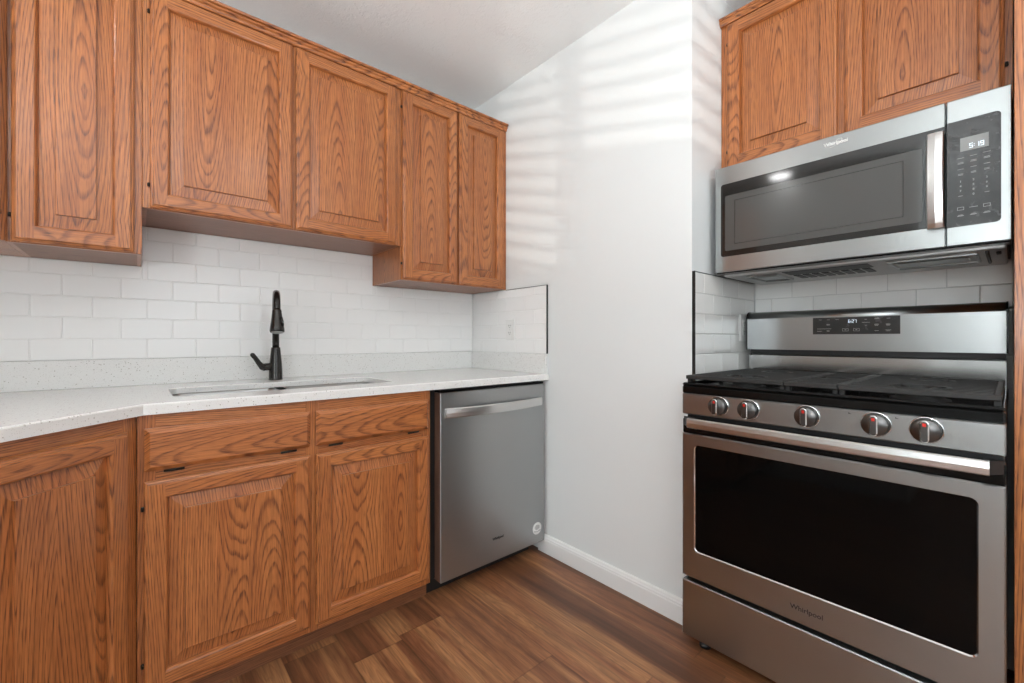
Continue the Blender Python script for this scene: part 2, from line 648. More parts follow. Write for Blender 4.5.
# ------------------------------------------------------------------ room shell
XW, YB, ZC = -2.53, -4.6, 2.52
XF = -4.5

b = MB()
b.poly([(XF, YB, 0), (0.62, YB, 0), (0.62, 0.02, 0), (XF, 0.02, 0)])
b.poly([(XF, YB, -.05), (XF, .02, -.05), (.62, .02, -.05), (.62, YB, -.05)])
struct(b.build('floor', FLOOR))
b = MB()
b.box(XF - .1, 0.72, YB - .1, 0.1, ZC, ZC + .1)
struct(b.build('ceiling', CEIL))
b = MB()
b.box(XW - .1, 0.1, 0, 0.1, 0, ZC)
struct(b.build('wall_back', PAINT))
b = MB()
b.prism([(0, 0), (0, -1.4167), (.693, -1.4167), (.693, -1.3167), (.1, -1.3167), (.1, 0)], 'z', 0, ZC)
struct(b.build('wall_right', PAINT))
b = MB()
b.box(0.593, 0.693, YB, -1.4167, 0, ZC)
struct(b.build('wall_alcove', PAINT))
b = MB()
b.box(XW - .1, XW, -1.75, 0, 0, ZC)
struct(b.build('wall_left', PAINT))
b = MB()
b.box(XF, XW - .1, -1.75, -1.65, 0, ZC)
struct(b.build('wall_dining', PAINT))
# far left wall with window_3 opening
b = MB()
WZ0, WZ1 = 0.78, 2.32
b.box(XF - .1, XF, YB, -4.02, 0, ZC)
b.box(XF - .1, XF, -2.38, -1.65, 0, ZC)
b.box(XF - .1, XF, -4.02, -2.38, 0, WZ0)
b.box(XF - .1, XF, -4.02, -2.38, WZ1, ZC)
struct(b.build('wall_far_left', PAINT))
# wall behind the camera: window_1 (louvres) and window_2
b = MB()
L0, L1, LZ0, LZ1 = -3.56, -2.24, 0.30, 1.78
R0, R1 = -1.76, -0.04
b.box(XF - .1, L0, YB - .1, YB, 0, ZC)
b.box(L1, R0, YB - .1, YB, 0, ZC)
b.box(R1, 0.693, YB - .1, YB, 0, ZC)
b.box(L0, L1, YB - .1, YB, 0, LZ0)
b.box(L0, L1, YB - .1, YB, LZ1, ZC)
b.box(R0, R1, YB - .1, YB, 0, WZ0)
b.box(R0, R1, YB - .1, YB, WZ1, ZC)
struct(b.build('wall_front', PAINT))
# louvred shutter window
b = MB()
for (x0, x1) in ((L0, -3.085), (-3.03, L1)):
    b.box(x0, x0 + .02, YB - .05, YB - .02, LZ0, LZ1)
    b.box(x1 - .02, x1, YB - .05, YB - .02, LZ0, LZ1)
    b.box(x0, x1, YB - .05, YB - .02, LZ0, LZ0 + .05)
    b.box(x0, x1, YB - .05, YB - .02, LZ1 - .05, LZ1)
b.box(-3.085, -3.03, YB - .06, YB - .01, LZ0, LZ1)
w1 = struct(b.build('window_1', TRIM))
b = MB()
k = 0
zz = LZ0 + .08
while zz < LZ1 - .06:
    for (x0, x1) in ((L0 + .02, -3.105), (-3.01, L1 - .02)):
        pr = []
        for q in range(12):
            a = 2 * PI * q / 12
            dy, dz = .034 * math.cos(a), .005 * math.sin(a)
            th = math.radians(48)
            pr.append((YB - .035 + dy * math.cos(th) - dz * math.sin(th), zz + dy * math.sin(th) + dz * math.cos(th)))
        b.prism(pr, 'x', x0, x1)
    zz += 0.0966
b.build('louvres', TRIM, w1)
b = MB()
b.box(R0, R0 + .06, YB - .08, YB - .01, WZ0, WZ1)
b.box(R1 - .06, R1, YB - .08, YB - .01, WZ0, WZ1)
b.box(R0, R1, YB - .08, YB - .01, WZ0, WZ0 + .06)
b.box(R0, R1, YB - .08, YB - .01, WZ1 - .06, WZ1)
b.box(-.93, -.87, YB - .08, YB - .01, WZ0, WZ1)
struct(b.build('window_2', TRIM))
b = MB()
b.box(XF - .08, XF - .01, -4.02, -3.96, WZ0, WZ1)
b.box(XF - .08, XF - .01, -2.44, -2.38, WZ0, WZ1)
b.box(XF - .08, XF - .01, -4.02, -2.38, WZ0, WZ0 + .06)
b.box(XF - .08, XF - .01, -4.02, -2.38, WZ1 - .06, WZ1)
b.box(XF - .08, XF - .01, -3.23, -3.17, WZ0, WZ1)
struct(b.build('window_3', TRIM))
# baseboard along the white wall: flat face, small ogee and bead on top
prof = [(0, 0), (-.0155, 0), (-.0155, .066), (-.0135, .070), (-.0135, .076), (-.0105, .080), (-.0085, .087), (-.005, .0905), (0, .0908)]
b = MB()
b.prism([(p[0], p[1]) for p in prof], 'y', -1.4167, -.60)
struct(b.build('baseboard_right', TRIM))

# recessed ceiling lights
for i, (x, y) in enumerate(CAN_LIGHTS):
    c = thing('recessed_ceiling_light', ['round recessed light in the ceiling over the left corner of the worktop', 'round recessed light in the ceiling nearest the window wall on the range side',
                                         'round recessed light in the ceiling by the dining opening', 'round recessed light in the ceiling just inside the louvred window wall'][i],
              'light', (x, y, ZC - .012), F0, 'recessed ceiling lights')
    b = MB()
    b.lathe([(.112, ZC), (.112, ZC - .006), (.104, ZC - .011), (.094, ZC - .008), (.090, ZC - .001)], (x, y, 0), cap=False)
    b.build('trim_ring', TRIM, c)
    b = MB()
    b.lathe([(.090, ZC - .003), (.06, ZC - .006), (.001, ZC - .008)], (x, y, 0))
    b.build('diffuser', LAMP, c)
    d = bpy.data.lights.new('can_lamp', 'AREA')
    d.shape = 'DISK'
    d.size = 0.15
    d.energy = CAN_POWER
    d.color = (.97, .985, 1)
    o = bpy.data.objects.new('can_lamp', d)
    COL.objects.link(o)
    o.location = (x, y, ZC - .016)

# unseen stands made up to hold the added fill lights
for i, (x, y) in enumerate(TORCH):
    c = thing('floor_lamp', ['pale low uplighter lamp in the dining opening left of the camera', 'pale low uplighter lamp near the window wall behind the camera'][i], 'lamp', (x, y, 0), F0, 'low uplighter lamps')
    b = MB()
    b.lathe([(.14, .0003), (.14, .012), (.13, .02), (.03, .028), (.014, .04)], (x, y, 0))
    b.build('base', TRIM, c)
    b = MB()
    b.lathe([(.011, .04), (.011, FILL_Z - .16)], (x, y, 0), 'z', 16)
    b.build('pole', TRIM, c)
    b = MB()
    b.lathe([(.02, FILL_Z - .16), (.10, FILL_Z - .13), (.19, FILL_Z - .07), (.235, FILL_Z), (.231, FILL_Z), (.186, FILL_Z - .065), (.10, FILL_Z - .123), (.02, FILL_Z - .154)], (x, y, 0), 'z', 32, 0, False)
    b.build('lamp_bowl', TRIM, c)

# dark couch, unseen, added to darken reflections in the range steel
c = thing('sofa', 'dark grey sofa against the far left wall under the side window', 'sofa', (-4.0, -3.2, 0))
SOFA = mat('dark_grey_upholstery', srgb(62, 62, 64), 0.85)
b = MB()
b.box(-4.46, -3.56, -4.15, -2.25, .08, .30, bev=.02)
b.build('base', SOFA, c)
b = MB()
b.box(-4.46, -4.20, -3.98, -2.42, .30, .80, bev=.05)
b.build('backrest', SOFA, c)
for y0 in (-4.15, -2.42):
    b = MB()
    b.box(-4.46, -3.58, y0, y0 + .17, .30, .60, bev=.04)
    b.build('armrest', SOFA, c)
for y0 in (-3.97, -3.195):
    b = MB()
    b.box(-4.19, -3.55, y0, y0 + .765, .30, .45, bev=.04)
    b.build('seat_cushion', SOFA, c)
for x in (-4.40, -3.62):
    for y in (-4.08, -2.32):
        b = MB()
        b.lathe([(.016, .0003), (.024, .08)], (x, y, 0), 'z', 12)
        b.build('leg', BLACKM, c)

# low drawer chest, unseen, added to block the lower louvre light
c = thing('sideboard', 'low white sideboard standing under the louvred window', 'sideboard', (-2.45, -4.36, 0))
b = MB()
b.box(-2.79, -2.10, -4.55, -4.19, .09, .98, bev=.004)
b.build('carcass', TRIM, c)
b = MB()
b.box(-2.81, -2.08, -4.57, -4.17, .98, 1.005, bev=.004)
b.build('top', TRIM, c)
for k in range(3):
    b = MB()
    b.box(-2.77, -2.12, -4.19, -4.172, .12 + k * .285, .39 + k * .285, bev=.003)
    dd = b.build('drawer', TRIM, c)
    b = MB()
    b.tube([(-2.52, -4.155, .255 + k * .285), (-2.37, -4.155, .255 + k * .285)], .006, 10)
    for x in (-2.51, -2.38):
        b.tube([(x, -4.155, .255 + k * .285), (x, -4.173, .255 + k * .285)], .005, 8)
    b.build('handle', CHROME, dd)
for x in (-2.76, -2.13):
    for y in (-4.52, -4.22):
        b = MB()
        b.lathe([(.014, .0003), (.022, .09)], (x, y, 0), 'z', 12)
        b.build('leg', TRIM, c)

# ------------------------------------------------------------------ tiles


def tile_field(mb, P, N, U, u0, u1, z0, z1, pitch_u, pitch_z, shift, zbase, thick=.008, gap=.0019, odd=0.5, zones=None):
    """tiles on a wall: P origin, U unit vector along the wall, N unit normal; running bond"""
    U, N, P = Vector(U), Vector(N), Vector(P)
    r0 = math.floor((z0 - zbase) / pitch_z + 1e-6)
    r = r0
    at = lambda u, z, n: P + U * u + N * n + Vector((0, 0, z))
    zones = zones or [(u0, u1, z1)]
    for (ua, ub, zt) in zones:
        mb.poly([at(ua, z0, thick - .0015), at(ub, z0, thick - .0015), at(ub, zt, thick - .0015), at(ua, zt, thick - .0015)], 1)
    while zbase + r * pitch_z < z1 - .004:
        zr0, zr1 = zbase + r * pitch_z, zbase + (r + 1) * pitch_z
        s = shift + (pitch_u * odd if r % 2 else 0)
        spans = [(u0, u1, z1)] if zr1 <= min(z[2] for z in zones) else zones
        cells = []
        for (ua, ub, zt) in spans:
            k = math.floor((ua - s) / pitch_u)
            while s + k * pitch_u < ub - .003:
                cells.append((max(ua, s + k * pitch_u) + gap / 2, min(ub, s + (k + 1) * pitch_u) - gap / 2, max(z0, zr0) + gap / 2, min(zt, zr1) - gap / 2))
                k += 1
        for (p, q, a, c) in cells:
            if q - p < .004 or c - a < .004:
                continue
            tu, tz = random.gauss(0, .0011), random.gauss(0, .0014)
            e = min(.002, (q - p) * .3)
            hh = lambda u, z: thick + tu * (u - (p + q) / 2) + tz * (z - (a + c) / 2)
            top = [at(p + e, a + e, hh(p, a)), at(q - e, a + e, hh(q, a)), at(q - e, c - e, hh(q, c)), at(p + e, c - e, hh(p, c))]
            mid = [at(p, a, thick - .0012), at(q, a, thick - .0012), at(q, c, thick - .0012), at(p, c, thick - .0012)]
            low = [at(p, a, 0), at(q, a, 0), at(q, c, 0), at(p, c, 0)]
            mb.poly(top, 0)
            for i in range(4):
                j = (i + 1) % 4
                mb.poly([mid[i], mid[j], top[j], top[i]], 0)
                mb.poly([low[i], low[j], mid[j], mid[i]], 0)
        r += 1


ZS = 1.0165
b = MB()
# wall height behind the cabinets: tiles run up to the underside of each cabinet
tile_field(b, (0, -.0005, 0), (0, -1, 0), (1, 0, 0), XW + .001, -.0075, ZS, 1.528, .1545, .0763, -1.8678, ZS,
           zones=[(XW + .001, -1.575, 1.3715), (-1.575, -.651, 1.528), (-.651, -.0075, 1.3715)])
tag(b.build('tile_backsplash', [TILE, GROUT]), 'long white subway tile backsplash on the wall behind the sink faucet', 'backsplash')
r = thing('tile_backsplash', 'white tile backsplash with an outlet on the end wall above the dishwasher', 'backsplash', (-.004, -.33, ZS))
b = MB()
tile_field(b, (-.0005, 0, 0), (-1, 0, 0), (0, -1, 0), .009, .655, ZS, 1.3665, .1545, .0763, .105, ZS)
b.build('tile_field', [TILE, GROUT], r)
b = MB()
b.box(-.0105, -.0003, -.6575, -.655, ZS, 1.369)
b.box(-.0095, -.0003, -.6575, -.330, 1.3668, 1.3688)
o = b.build('edge_trim', EDGE, r)
o['label'] = 'thin dark metal edge trim'

r = thing('tile_backsplash', 'grey-white tile return on the alcove side wall left of the range', 'backsplash', (.3, -1.42, .92))
b = MB()
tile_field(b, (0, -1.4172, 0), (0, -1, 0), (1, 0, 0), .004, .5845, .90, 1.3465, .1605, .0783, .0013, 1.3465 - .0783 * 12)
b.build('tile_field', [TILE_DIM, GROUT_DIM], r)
b = MB()
b.box(0.0005, .004, -1.4285, -1.4170, .0 + .90, 1.349)
b.box(0.0005, .584, -1.4270, -1.4170, 1.3467, 1.3487)
o = b.build('edge_trim', EDGE, r)
o['label'] = 'thin dark metal edge trim'
b = MB()
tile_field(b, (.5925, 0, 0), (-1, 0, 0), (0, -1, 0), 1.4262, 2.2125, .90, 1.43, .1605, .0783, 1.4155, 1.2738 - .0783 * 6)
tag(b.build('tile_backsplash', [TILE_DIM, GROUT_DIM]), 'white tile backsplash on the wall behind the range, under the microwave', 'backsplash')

# ------------------------------------------------------------------ cabinet doors
SW, BV = .052, .037


def hinge(parent, x, y, z, horizontal=False):
    b = MB()
    if horizontal:
        b.tube([(x - .0235, y, z), (x + .0235, y, z)], .0035, 8)
        b.box(x - .021, x + .021, y, y + .006, z - .004, z + .0005)
    else:
        b.tube([(x, y, z - .006), (x, y, z + .006)], .0036, 8)
        b.box(x - .0045, x + .0045, y, y + .003, z - .0045, z + .0045)
    o = b.build('hinge', HINGE, parent)
    o['label'] = 'small dark metal hinge'
    return o


def door(parent, x0, x1, z0, z1, yb, t=.020, name='door', hinges=None, boards=None):
    """overlay raised-panel door; yb = its back plane, front at yb - t"""
    w, h = x1 - x0, z1 - z0
    b = MB()
    R = lambda o, y: [(x0 + o, y, z0 + o), (x1 - o, y, z0 + o), (x1 - o, y, z1 - o), (x0 + o, y, z1 - o)]
    prof = [(.004, yb), (.003, yb - t * .22), (.0, yb - t * .30), (.0, yb - t * .55), (.002, yb - t * .66), (.0075, yb - t * .74), (.0085, yb - t * .97), (.0105, yb - t)]
    inner = [(SW - .007, yb - t), (SW - .004, yb - t * .93), (SW - .0015, yb - t * .72), (SW, yb - t * .40), (SW, yb - t * .2)]
    wander = lambda: random.choice((0, .012, -.012, .07, -.08, .13, -.15))
    bl = ('z', (x0 + SW / 2 + wander(), yb - t, 0), random.uniform(-40, 40))
    br = ('z', (x1 - SW / 2 + wander(), yb - t, 0), random.uniform(-40, 40))
    bb = ('x', (0, yb - t, z0 + SW / 2 + wander()), random.uniform(-40, 40))
    bt = ('x', (0, yb - t, z1 - SW / 2 + wander()), random.uniform(-40, 40))
    bds = [bb, br, bt, bl]
    for pr in (prof, inner):
        for (o1, y1), (o2, y2) in zip(pr, pr[1:]):
            A, B = R(o1, y1), R(o2, y2)
            for i in range(4):
                j = (i + 1) % 4
                b.bd = bds[i]
                b.poly([A[i], A[j], B[j], B[i]])
    a, c = prof[-1][0], inner[0][0]
    yf = yb - t
    q = lambda xa, xb, za, zb: b.poly([(xa, yf, za), (xb, yf, za), (xb, yf, zb), (xa, yf, zb)])
    b.bd = bl
    q(x0 + a, x0 + c, z0 + a, z1 - a)
    b.bd = br
    q(x1 - c, x1 - a, z0 + a, z1 - a)
    b.bd = bb
    q(x0 + c, x1 - c, z0 + a, z0 + c)
    b.bd = bt
    q(x0 + c, x1 - c, z1 - c, z1 - a)
    b.bd = bl
    b.poly(R(.004, yb))
    d = b.build(name, OAK, parent)
    # raised panel
    b = MB()
    g0, g1 = SW - .004, SW + BV
    yo, yi = yb - t * .18, yb - t * .50
    yfld = yb - t * .93
    A, B, Cc = R(g0, yo), R(g1, yi), R(g1, yfld)
    D = R(g1 + .0012, yfld - .0008)
    bdl = ('z', (x0 + SW + BV / 2, 0, 0), random.uniform(-40, 40))
    bdr = ('z', (x1 - SW - BV / 2, 0, 0), random.uniform(-40, 40))
    nb = boards or (2 if w > .36 else 1)
    fx0, fx1 = x0 + g1 + .0012, x1 - g1 - .0012
    offs = [random.uniform(-40, 40) for _ in range(nb)]
    cut = [fx0] + [fx0 + (fx1 - fx0) * (k + random.uniform(-.12, .12)) / nb for k in range(1, nb)] + [fx1]
    cen = [(cut[k] + cut[k + 1]) / 2 + random.choice((.005, -.012, .02, -.025, .012, .085)) for k in range(nb)]
    pbd = [('z', (cen[k], yfld, 0), offs[k]) for k in range(nb)]
    for i in range(4):
        j = (i + 1) % 4
        b.bd = [pbd[0], pbd[-1], pbd[0], pbd[0]][i]
        b.poly([A[i], A[j], B[j], B[i]])
        b.poly([B[i], B[j], Cc[j], Cc[i]])
        b.poly([Cc[i], Cc[j], D[j], D[i]])
    for k in range(nb):
        b.bd = pbd[k]
        xa, xb = cut[k], cut[k + 1]
        b.poly([(xa, yfld - .0008, D[0][2]), (xb, yfld - .0008, D[0][2]), (xb, yfld - .0008, D[2][2]), (xa, yfld - .0008, D[2][2])])
    b.build('panel', OAK, d)
    if hinges:
        hx = x0 - .003 if hinges == 'l' else x1 + .003
        for hz in (z0 + .075, z1 - .075):
            hinge(d, hx, yb - .004, hz)
    return d


def drawer_front(parent, x0, x1, z0, z1, yb, t=.020):
    b = MB()
    b.bd = ('x', (0, yb - t, (z0 + z1) / 2 + random.uniform(-.03, .03)), random.uniform(-40, 40))
    R = lambda o, y: [(x0 + o, y, z0 + o), (x1 - o, y, z0 + o), (x1 - o, y, z1 - o), (x0 + o, y, z1 - o)]
    prof = [(.004, yb), (.003, yb - t * .22), (0, yb - t * .30), (0, yb - t * .5), (.003, yb - t * .58), (.010, yb - t * .92), (.0125, yb - t)]
    for (o1, y1), (o2, y2) in zip(prof, prof[1:]):
        A, B = R(o1, y1), R(o2, y2)
        for i in range(4):
            j = (i + 1) % 4
            b.poly([A[i], A[j], B[j], B[i]])
    b.poly(R(prof[-1][0], prof[-1][1]))
    b.poly(R(.004, yb))
    return b.build('drawer_front', OAK, parent)


def face_frame(parent, x0, x1, z0, z1, yf, mids=(), rails=(), st=.036, d=.019, bot=.036, top=.036):
    """stiles at both ends and at mids; rails at bottom, top and at the heights in rails"""
    b = MB()
    for (a, c) in [(x0, x0 + st), (x1 - st, x1)] + [(m - st / 2, m + st / 2) for m in mids]:
        b.board('z', ((a + c) / 2 + random.choice((.09, -.11, .16, -.2)), yf, 0))
        b.box(a, c, yf, yf + d, z0, z1, bev=.0007)
    ed = [x0 + st] + sum([[m - st / 2, m + st / 2] for m in mids], []) + [x1 - st]
    for (a, c) in [(z0, z0 + bot), (z1 - top, z1)] + [(r - .02, r + .02) for r in rails]:
        for i in range(0, len(ed), 2):
            b.board('x', (0, yf, (a + c) / 2 + random.choice((.09, -.11, .16, -.2))))
            b.box(ed[i], ed[i + 1], yf + .0004, yf + d, a, c)
    return b.build('face_frame', OAK, parent)


def carcass(parent, x0, x1, y0, y1, z0, z1, sides=OAK):
    """back, sides, top and a paler underside"""
    b = MB()
    b.board('z', (x0, (y0 + y1) / 2, 0))
    b.box(x0, x0 + .012, y0, y1, z0, z1)
    b.board('z', (x1, (y0 + y1) / 2, 0))
    b.box(x1 - .012, x1, y0, y1, z0, z1)
    b.board('x', (0, (y0 + y1) / 2, z1))
    b.box(x0 + .012, x1 - .012, y0, y1, z1 - .012, z1)
    b.board('x', (0, (y0 + y1) / 2, z0))
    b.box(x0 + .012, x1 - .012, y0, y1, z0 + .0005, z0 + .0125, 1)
    b.board('x', (0, (y0 + y1) / 2, (z0 + z1) / 2))
    b.box(x0 + .012, x1 - .012, y1 - .006, y1, z0 + .0125, z1 - .012)
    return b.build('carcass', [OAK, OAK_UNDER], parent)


YU = -.324       # upper face frames
YUD = -.3241
ZT = 2.286
# narrow upper cabinet
c = thing('upper_cabinet', 'narrow oak wall cabinet with one tall door left of the over-sink cabinet', 'cabinet', (-1.726, -.165, 1.372))
carcass(c, -1.8755, -1.5765, YU + .019, -.001, 1.372, ZT)
face_frame(c, -1.8755, -1.5765, 1.372, ZT, YU, st=.030)
door(c, -1.862, -1.596, 1.375, 2.2615, YUD, hinges='l', boards=1)
# over-sink cabinet
c = thing('upper_cabinet', 'shorter two-door oak wall cabinet hung higher above the sink and faucet', 'cabinet', (-1.113, -.165, 1.529))
carcass(c, -1.5755, -.6505, YU + .019, -.001, 1.529, ZT)
face_frame(c, -1.5755, -.6505, 1.529, ZT, YU, mids=(-1.1135,))
door(c, -1.556, -1.120, 1.5315, 2.2605, YUD, hinges='l', boards=2)
door(c, -1.107, -.677, 1.5315, 2.2605, YUD, boards=2)
# tall two-door cabinet by the white wall
c = thing('upper_cabinet', 'tall oak wall cabinet with two narrow doors against the white end wall', 'cabinet', (-.325, -.165, 1.372))
carcass(c, -.6495, -.001, YU + .019, -.001, 1.372, ZT)
face_frame(c, -.6495, -.001, 1.372, ZT, YU, mids=(-.3325,))
door(c, -.643, -.339, 1.374, 2.2615, YUD, hinges='l', boards=1)
door(c, -.3265, -.028, 1.374, 2.2615, YUD, boards=1)
# diagonal corner wall cabinet
c = thing('corner_wall_cabinet', 'diagonal oak corner wall cabinet at the left edge of the photo', 'cabinet', (.233, .16, 1.372), FU)
wd = math.hypot(.33, .33)
b = MB()
pl = [FU.inv(p) for p in ((-1.8765, -.001), (-1.8765, YU + .002), (-2.204, -.652), (XW + .001, -.652), (XW + .001, -.001))]
b.board('z')
b.prism(pl, 'z', 1.372, ZT)
b.build('carcass', [OAK], c)
face_frame(c, 0.012, wd - .004, 1.372, ZT, -.012, d=.012)
door(c, .026, wd - .026, 1.375, 2.2615, -.0121, hinges='r')
# crown strip over the wall cabinets of the sink wall
b = MB()
b.board('x', (0, YU, 2.28))
b.prism([(YU + .03, 2.2865), (-.336, 2.2865), (-.3445, 2.2885), (-.353, 2.2905), (-.3545, 2.2955), (-.353, 2.3000), (-.349, 2.3020), (YU + .03, 2.3020)], 'x', -1.90, -.008)
b.prism([(YU - .0003, 2.2640), (-.337, 2.2640), (-.3395, 2.2675), (-.341, 2.2745), (-.3475, 2.2790), (-.3475, 2.2864), (YU - .0003, 2.2864)], 'x', -1.8762, -.008)
tag(b.build('crown_moulding', OAK), 'thin oak crown moulding along the top of the cabinets above the sink wall', 'moulding')

# ------------------------------------------------------------------ base cabinets
YF, YD = -.648, -.6481
c = thing('base_cabinet', 'oak sink base cabinet with two raised-panel doors under two drawer fronts', 'cabinet', (-1.135, -.35, 0))
b = MB()
b.board('z', (-.68, 0, 0))
b.box(-.692, -.680, YF + .019, -.002, .0932, .8830)
b.box(-1.589, -1.577, YF + .019, -.002, .0932, .8830)
b.board('x')
b.box(-1.577, -.692, YF + .019, -.002, .0935, .1055)
b.box(-1.577, -.692, -.008, -.002, .1055, .70)
b.build('carcass', OAK, c)
face_frame(c, -1.5895, -.680, .0932, .8832, YF, mids=(-1.1365,), rails=(.713,), bot=.045, top=.05, st=.04)
for (x0, x1) in ((-1.574, -1.146), (-1.1268, -.6935)):
    f = drawer_front(c, x0, x1, .727, .8455, YD)
    for q in (.105, .80):
        hinge(f, x0 + (x1 - x0) * q + .02, YD - .010, .7225, True)
    door(c, x0, x1, .118, .6990, YD, hinges='l' if x0 < -1.3 else None, boards=3 if x0 < -1.3 else 2)
b = MB()
b.board('x', (0, 0, .05))
b.box(-1.60, -.654, -.572, -.560, .0005, .0935)
b.build('toe_kick', OAK_TOE, c)

c = thing('base_cabinet', 'diagonal oak corner base cabinet with one tall raised-panel door left of the sink base', 'cabinet', (.206, .3, 0), FD)
wd = math.hypot(.291, .291)
b = MB()
pl = [FD.inv(p) for p in ((-1.5905, -.003), (-1.5905, -.635), (-1.872, -.927), (XW + .002, -.927), (XW + .002, -.003))]
b.board('z')
b.prism(pl, 'z', .0932, .8830)
pl = [FD.inv(p) for p in ((-1.606, -.56), (-1.606, -.572), (-1.82, -.80), (-1.83, -.79))]
b.build('carcass', OAK, c)
face_frame(c, .001, wd - .001, .0932, .8832, 0, d=.014, st=.04, top=.05)
door(c, .036, wd - .036, .118, .8455, -.0001, boards=2)
b = MB()
b.board('x', (0, 0, .05))
b.box(.0, wd - .03, .076, .088, .0005, .0932)
b.build('toe_kick', OAK_TOE, c)

# ------------------------------------------------------------------ countertop
c = thing('countertop', 'white speckled quartz worktop with upstands along the sink wall', 'countertop', (-1.1, -.3, .8835))
outer = [(XW + .002, -.0015), (-.0015, -.0015), (-.0015, -.664), (-1.576, -.664), (-1.867, -.955), (XW + .002, -.955)]
hole = rrect(-1.503, -.775, -.528, -.225, .035, 7)
bm = bmesh.new()
ZB, ZK, ER, ZH = .8835, .914, .004, .8935


def loop(bm, pts, z):
    vs = [bm.verts.new((p[0], p[1], z)) for p in pts]
    return vs


def inset(pts, d):
    """move each edge of a counter-clockwise loop inward by d (outward when negative)"""
    n = len(pts)
    out = []
    for i in range(n):
        p0, p1, p2 = Vector(pts[i - 1]), Vector(pts[i]), Vector(pts[(i + 1) % n])
        e1, e2 = (p1 - p0).normalized(), (p2 - p1).normalized()
        n1, n2 = Vector((-e1.y, e1.x)), Vector((-e2.y, e2.x))
        bis = (n1 + n2)
        k = d / max(.3, (1 + n1.dot(n2)))
        out.append(tuple(p1 + bis * k))
    return out


outer = list(reversed(outer))   # counter-clockwise
levels = []
oi = inset(outer, ER)
hi = inset(hole, -ER * .7)
ot, om, ob = loop(bm, oi, ZK), loop(bm, outer, ZK - ER), loop(bm, outer, ZB)
ht, hm, hb = loop(bm, hi, ZK), loop(bm, hole, ZK - ER * .7), loop(bm, hole, ZH)
for (A, B) in ((ot, om), (om, ob), (ht, hm), (hm, hb)):
    for i in range(len(A)):
        j = (i + 1) % len(A)
        bm.faces.new((A[i], A[j], B[j], B[i]))
for (A, H) in ((ot, ht), (ob, hb)):
    es = []
    for Lp in (A, H):
        for i in range(len(Lp)):
            a_, b_ = Lp[i], Lp[(i + 1) % len(Lp)]
            e = bm.edges.get((a_, b_)) or bm.edges.new((a_, b_))
            es.append(e)
    bmesh.ops.triangle_fill(bm, edges=es, use_beauty=True, use_dissolve=False)
bmesh.ops.recalc_face_normals(bm, faces=bm.faces)
me = bpy.data.meshes.new('slab')
cc = LOC[c.name]
bm.transform(Matrix.Translation(-cc))
bm.to_mesh(me)
bm.free()
me.materials.append(QUARTZ)
o = bpy.data.objects.new('slab', me)
COL.objects.link(o)
o.parent = c
LOC[o.name] = cc
b = MB()
b.box(XW + .003, -.0205, -.019, -.0015, .9142, 1.016, bev=.0012)
b.build('upstand', QUARTZ, c)
b = MB()
b.box(-.0200, -.0015, -.657, -.0015, .9142, 1.016, bev=.0012)
b.build('upstand', QUARTZ, c)

# ------------------------------------------------------------------ sink
c = thing('sink', 'undermount stainless double-bowl sink set in the white quartz worktop', 'sink', (-1.139, -.376, .69))
for (x0, x1) in ((-1.5022, -1.168), (-1.138, -.7758)):
    b = MB()
    prof = [(.0, .8935), (.003, .8925), (.0035, .880), (.006, .74), (.014, .712), (.03, .700), (.05, .698)]
    rings = [[(p[0], p[1], z) for p in rrect(x0 + o_, x1 - o_, -.5272 + o_, -.2258 - o_, .034, 6)] for o_, z in prof]
    for A, B in zip(rings, rings[1:]):
        for i in range(len(A)):
            j = (i + 1) % len(A)
            b.poly([A[i], A[j], B[j], B[i]], 0, True)
    b.poly(rings[-1])
    bw = b.build('bowl', BASIN, c)
    b = MB()
    mx = (x0 + x1) / 2
    b.lathe([(.045, .6985), (.043, .7005), (.03, .700), (.025, .696), (.001, .696)], (mx, -.36, 0))
    b.build('drain', CHROME, bw)
b = MB()
b.box(-1.1705, -1.1355, -.5268, -.2262, .835, .862, bev=.008)
b.build('divider', BASIN, c)

# ------------------------------------------------------------------ faucet
fx, fy = -1.132, -.112
c = thing('faucet', 'black gooseneck pull-down faucet with side lever behind the sink', 'faucet', (fx, fy, .914))
b = MB()
b.lathe([(.0275, .9143), (.0275, .918), (.0265, .922), (.0262, .95), (.0245, .985), (.021, 1.02), (.0182, 1.048), (.0176, 1.055), (.0150, 1.056)], (fx, fy, 0))
b.build('body', BRONZE, c)
b = MB()
hx, hy = fx - .034, fy - .175
pts = [(fx, fy, 1.05), (fx, fy, 1.15), (fx, fy, 1.205)]
N = 18
for k in range(1, N + 1):
    a = PI * k / N
    s = (1 - math.cos(a)) / 2
    pts.append((fx + (hx - fx) * s, fy + (hy - fy) * s, 1.205 + .078 * math.sin(a)))
b.tube(pts, .0135, 16)
b.build('gooseneck', BRONZE, c)
b = MB()
dirv = Vector((-.03, -.20, -1)).normalized()
top = Vector((hx, hy, 1.209))
prof = [(0, .0158), (.006, .0175), (.012, .0175), (.04, .0205), (.075, .0258), (.088, .0268), (.092, .0250)]
b.tube([top + dirv * h for h, r in prof], [r for h, r in prof], 22)
hd = b.build('spray_head', BRONZE, c)
b = MB()
p = top + dirv * .0925
b.tube([p, p + dirv * .002], [.0228, .0215], 22)
o = b.build('spray_face', GREY_METAL, hd)
o['label'] = 'grey spray face'
b = MB()
p = top + dirv * .05 + Vector((.012, -.0185, 0))
b.tube([p + Vector((0, 0, .018)), p + Vector((.002, -.003, 0)), p + Vector((.004, -.005, -.016))], [.004, .006, .004], 10)
b.build('button', BRONZE, hd)
b = MB()
b.tube([(fx - .015, fy, .972), (fx - .045, fy, .972)], [.0165, .0155], 16)
